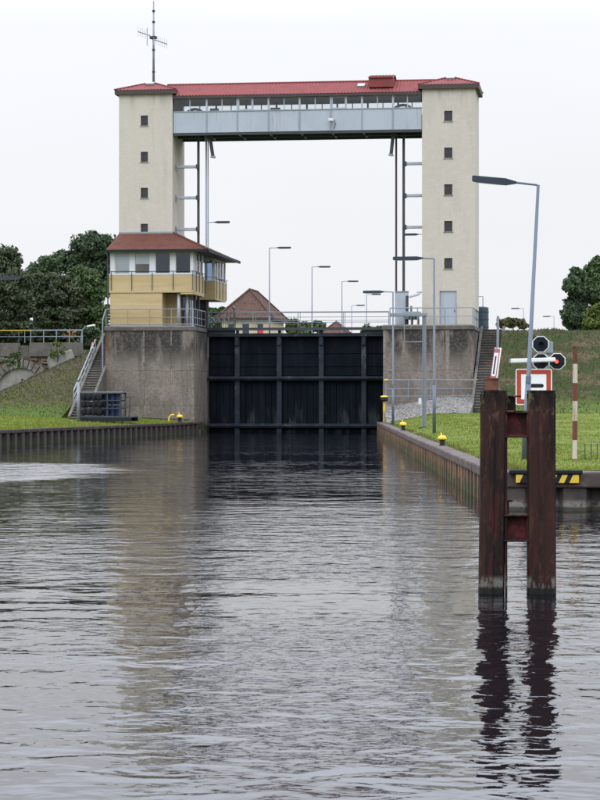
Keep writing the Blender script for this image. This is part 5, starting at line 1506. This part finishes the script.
def tree(label, x, y, z0, h, lobes, n, size, mat, seed, name='tree', group='trees around the lock', cat='tree', trunk=True, clumps=60, clump_r=.85):
    """lobes: (dx, dy, z, rx, rz) in metres about the trunk"""
    rs = np.random.RandomState(seed)
    t = thing(name, label, cat, (x, y, z0), group)
    if trunk:
        m = MB(); lo = min(l[2] for l in lobes)
        m.tube([(x, y, z0 - .2), (x + .1, y, z0 + lo * .5), (x, y, z0 + lo), (x - .1, y, z0 + h * .75)], [h * .035, h * .027, h * .02, h * .006], 8)
        for (dx, dy, z, rx, rz) in lobes:
            zb = z0 + max(h * .18, z - rz - h * .05)
            m.tube([(x, y, min(zb, z0 + z * .8)), (x + dx * .5, y + dy * .5, z0 + z - rz * .3), (x + dx * .95, y + dy * .95, z0 + z + rz * .3)], [h * .014, h * .009, h * .003], 6)
        m.build('trunk', 'bark', t)
    cs, rad = [], []
    vol = np.array([l[3] ** 2 * l[4] for l in lobes]) ** .67; vol /= vol.sum()
    for l, v in zip(lobes, vol):
        k = max(5, int(clumps * v * len(lobes) / 2.2))
        d = rs.normal(size=(k, 3)); d /= np.linalg.norm(d, axis=1)[:, None]
        r = .62 + .45 * rs.rand(k, 1)
        c = np.array([x + l[0], y + l[1], z0 + l[2]]) + d * r * np.array([l[3], l[3], l[4]])
        cs.append(c); rad.append(clump_r * (.55 + .8 * rs.rand(k)) * (l[3] / 2.5) ** .5)
    cs = np.concatenate(cs); rad = np.concatenate(rad)
    soup('crown', leaf_quads(rs, cs, rad, n, size), 4, mat, t, (x, y, z0))
    return t

def at(px, dep): xc = (px - 300) / FOC * dep; return xc * cos(AX) - dep * sin(AX), xc * sin(AX) + dep * cos(AX)
S = 1 / 10.4   # metres per pixel at 216 m
def far_tree(label, px, top, dep, mat, seed, lob, n, base=333, leaf=.17, **k):
    n = int(n * 1.9)
    x, y = at(px, dep); m = dep / FOC
    lobes = [((p - px) * m, rnd.uniform(-1.2, 1.2), (base - q) * m, rx * m, rz * m) for p, q, rx, rz in lob]
    z0 = CH + (400 - base) * m
    return tree(label, x, y, z0, (base - top) * m, lobes, n, leaf, mat, seed, **k)
far_tree('broad olive green tree at the left picture edge', -2, 244, 205, 'leaf_olive', 1,
         [(2, 262, 16, 13), (-18, 265, 18, 16), (16, 285, 15, 14), (-10, 292, 20, 16), (24, 302, 11, 13), (8, 312, 16, 14), (-8, 328, 18, 12), (14, 330, 16, 10)], 15000, group='trees behind the left retaining wall', clumps=90)
far_tree('dark green tree between the olive tree and the brownish one', 40, 262, 232, 'leaf_dark', 2,
         [(40, 276, 14, 12), (50, 268, 13, 10), (30, 295, 15, 14), (48, 300, 18, 16), (30, 320, 14, 10), (55, 322, 16, 10), (36, 334, 16, 8)], 11000, group='trees behind the left retaining wall', clumps=80)
far_tree('drab brownish green tree in the middle of the left tree group', 58, 272, 212, 'leaf_olive', 3,
         [(45, 281, 13, 10), (66, 292, 14, 12), (52, 300, 17, 14), (74, 306, 12, 12), (58, 318, 18, 11), (50, 334, 18, 9), (70, 334, 16, 9)], 11000, group='trees behind the left retaining wall', clumps=80)
far_tree('tallest dark tree beside the control house roof', 92, 233, 236, 'leaf_dark', 4,
         [(92, 245, 16, 11), (80, 254, 13, 10), (106, 250, 15, 13), (66, 262, 15, 10), (96, 268, 18, 14), (112, 278, 14, 18), (80, 282, 16, 14)], 16000, group='trees behind the left retaining wall', clumps=100)
far_tree('mid green tree growing in front of the tallest dark one', 86, 266, 214, 'leaf_green', 5,
         [(82, 278, 13, 10), (94, 288, 12, 14), (84, 302, 14, 14), (98, 314, 12, 14), (78, 320, 12, 10), (84, 334, 14, 9), (100, 334, 12, 9)], 11000, group='trees behind the left retaining wall', clumps=80)
x_, y_ = at(67, 208)
tree('small bright orange spray of autumn leaves low in the trees', x_, y_, 7.0, 1.6, [(0, 0, 1.3, .7, .35), (.6, .1, 1.1, .4, .25)], 130, .13, 'leaf_orange', 12, name='autumn_shrub', cat='shrub', group='shrubs around the lock', clumps=10, clump_r=.3)
far_tree('dark gnarled tree over the right embankment', 578, 264, 165, 'leaf_dark', 6,
         [(577, 275, 7, 8), (573, 287, 8, 8), (586, 292, 8, 8), (576, 304, 10, 9), (570, 316, 8, 9), (588, 318, 10, 10), (580, 326, 12, 8)], 12000, base=330, leaf=.15, group='trees over the right embankment', clumps=110, clump_r=.6)
far_tree('leafy green tree cut by the right picture edge', 604, 254, 172, 'leaf_green', 7,
         [(600, 268, 13, 9), (592, 280, 9, 8), (612, 280, 14, 12), (598, 296, 12, 10), (615, 305, 16, 16), (600, 318, 14, 10)], 13000, base=330, leaf=.15, group='trees over the right embankment', clumps=110, clump_r=.7)
far_tree('yellow green bush at the right picture edge', 597, 302, 160, 'leaf_bright', 8,
         [(595, 314, 8, 7), (604, 310, 9, 8), (590, 323, 8, 6), (602, 325, 10, 6)], 5000, base=330, leaf=.13, name='bush', cat='bush', group='shrubs around the lock', clumps=60, clump_r=.5)
far_tree('sparse olive bush on the right embankment crest', 512, 315, 152, 'leaf_mixed', 9,
         [(510, 322, 7, 4), (519, 323, 6, 4), (502, 324, 5, 4), (525, 326, 4, 3)], 1300, base=331, leaf=.11, name='bush', cat='bush', group='shrubs around the lock', clumps=60, clump_r=.4)
far_tree('far green trees seen between the two houses', 303, 321, 330, 'leaf_green', 10,
         [(294, 326, 7, 5), (305, 328, 8, 5), (316, 327, 7, 5), (300, 334, 10, 5)], 3500, base=352, leaf=.3, group='far trees beyond the houses', clumps=60)
far_tree('far green tree showing under the control house bay', 213, 307, 300, 'leaf_green', 11,
         [(210, 315, 6, 6), (218, 313, 6, 6), (205, 318, 7, 6), (214, 326, 9, 8)], 3500, base=350, leaf=.28, group='far trees beyond the houses', clumps=60)
far_tree('far low tree right of the small brown-roofed house', 372, 327, 340, 'leaf_green', 13,
         [(366, 332, 6, 5), (376, 331, 6, 5), (386, 333, 7, 5), (372, 340, 9, 5)], 2500, base=352, leaf=.3, group='far trees beyond the houses', clumps=50)
x_, y_ = at(67, 200)
tree('light green shrub growing on the retaining wall end', x_, y_ - 3.6, 5.6, 1.9, [(0, 0, 1.1, .55, .65), (.4, 0, .8, .4, .4), (-.3, 0, .7, .4, .5)], 900, .1, 'leaf_bright', 21, name='shrub', cat='shrub', group='shrubs around the lock', clumps=24, clump_r=.3)
x_, y_ = at(25, 200)
tree('dark ivy shrub hanging in the notch of the retaining wall', x_, y_ - 3.4, 4.9, 1.8, [(0, 0, 1.1, .55, .5), (-.6, 0, .5, .5, .45), (.3, 0, .4, .4, .4)], 900, .1, 'leaf_green', 22, name='shrub', cat='shrub', group='shrubs around the lock', clumps=24, clump_r=.3, trunk=False)

far_tree('dark hedge growing behind the railing of the retaining wall', 30, 322, 212, 'leaf_dark', 31,
         [(p, 337 + (p % 3) * 2, 9, 9) for p in range(-34, 112, 10)], 9000, base=346, name='hedge', cat='hedge', group='shrubs around the lock', clumps=40, trunk=False)
def blades(rs, x, y, z, h, w):
    n = len(x); a = rs.rand(n) * pi; dx, dy = np.cos(a) * w, np.sin(a) * w
    lx, ly = rs.normal(size=n) * h * .35, rs.normal(size=n) * h * .35
    return np.stack([np.stack([x - dx, y - dy, z], 1), np.stack([x + dx, y + dy, z], 1), np.stack([x + lx, y + ly, z + h], 1)], axis=1)
rs = np.random.RandomState(5)
vh = np.vectorize(h_lawn_r)
n = 70000
yy = 43.5 + (131 - 43.5) * rs.rand(n) ** 1.5; xq = -13.4 + (139 - yy) / 95.9 * 11.7 + .12
xx = xq + rs.rand(n) ** 1.2 * (np.minimum(13, (yy * .0 + 600 - 300) / FOC * yy + 2.0 - (yy * sin(AX) * 0)) * .9)
px_lim = np.array([X(615, v) for v in yy]); keep = xx < px_lim
xx, yy = xx[keep], yy[keep]; n = len(xx)
tuft = np.array([vnoise(a * 1.3, b * .9) for a, b in zip(xx, yy)])
hh = (.018 + .03 * rs.rand(n)) * (.6 + tuft) * np.where(rs.rand(n) < .04, 2.0, 1)
o = soup('grass', blades(rs, xx, yy, vh(xx, yy) - .01, hh, .006 + yy * .00013), 3, 'blade_lawn')
tag(o, 'short green grass blades covering the right lawn', 'grass', kind='stuff')
n = 26000
yy = 96 + 43.5 * rs.rand(n); xx = -25.2 - (138.5 - yy) * .0524 - .12 - rs.rand(n) ** 1.4 * 13
keep = ~((xx > -31.2) & (yy > 139.8)); xx, yy = xx[keep], yy[keep]; n = len(xx)
hm = np.vectorize(lambda a, b: max(h_lawn_l(a, b), h_mound(a, b) if a < -31.4 else 0))
o = soup('grass', blades(rs, xx, yy, hm(xx, yy) - .01, .05 + .08 * rs.rand(n), .02), 3, 'blade_lawn')
tag(o, 'short green grass on the strip along the left quay', 'grass', kind='stuff')
n = 30000
xx = -6.1 + 30 * rs.rand(n); yy = 130 + 17 * rs.rand(n)
vb = np.vectorize(h_bank_r)
o = soup('bank_grass', blades(rs, xx, yy, vb(xx, yy) - .02, .05 + .13 * rs.rand(n) ** 2, .035), 3, 'blade_bank')
tag(o, 'dry mixed grass growing on the right embankment', 'grass', kind='stuff')
n = 16000
xx = -44 + 12.5 * rs.rand(n); yy = 125 + 24 * rs.rand(n)
zz = np.vectorize(h_mound)(xx, yy); keep = zz > 1.0; xx, yy, zz = xx[keep], yy[keep], zz[keep]; n = len(xx)
o = soup('bank_grass', blades(rs, xx, yy, zz - .02, .05 + .12 * rs.rand(n) ** 2, .035), 3, 'blade_bank')
tag(o, 'dry brown grass growing on the left mound', 'grass', kind='stuff')
# weeds along the back of the right coping
n = 5200
yy = 43.6 + 90 * rs.rand(n) ** 1.4; xx = np.array([xq_right(v) for v in yy]) + .03 + .34 * rs.rand(n) ** 1.5
keep = np.array([vnoise(v * .8, 3.3) for v in yy]) + .3 * rs.rand(n) > .5; xx, yy = xx[keep], yy[keep]; n = len(xx)
o = soup('verge_weeds', blades(rs, xx, yy, vh(xx, yy) - .02, .03 + .09 * rs.rand(n) ** 2, .008 + yy * .00012), 3, 'blade_verge')
tag(o, 'straggling brown weeds along the back of the right coping', 'weeds', kind='stuff')
# gravel stones of the apron
n = 2600
gy = 130.8 + 9 * rs.rand(n); gx = np.array([xq_right(min(v, 139)) for v in gy]) + .15; gx = gx + (-7.6 - gx) * rs.rand(n); gz = np.vectorize(h_apron)(gx, gy)
gm = MB()
for i in range(n):
    s = .05 + .07 * rs.rand()
    q = Matrix.Rotation(rs.rand() * 6, 3, Vector(rs.normal(size=3)).normalized())
    k = len(gm.v); c = Vector((gx[i], gy[i], gz[i]))
    for v in ((s, 0, 0), (-s, 0, 0), (0, s, 0), (0, -s, 0), (0, 0, s * .7), (0, 0, -s * .7)): gm.v.append(tuple(q @ Vector(v) + c))
    gm.f += [(k, k + 2, k + 4), (k + 2, k + 1, k + 4), (k + 1, k + 3, k + 4), (k + 3, k, k + 4), (k + 2, k, k + 5), (k + 1, k + 2, k + 5), (k + 3, k + 1, k + 5), (k, k + 3, k + 5)]
tag(gm.build('gravel', 'gravel'), 'loose grey stones covering the apron below the right lock abutment', 'gravel', kind='stuff')
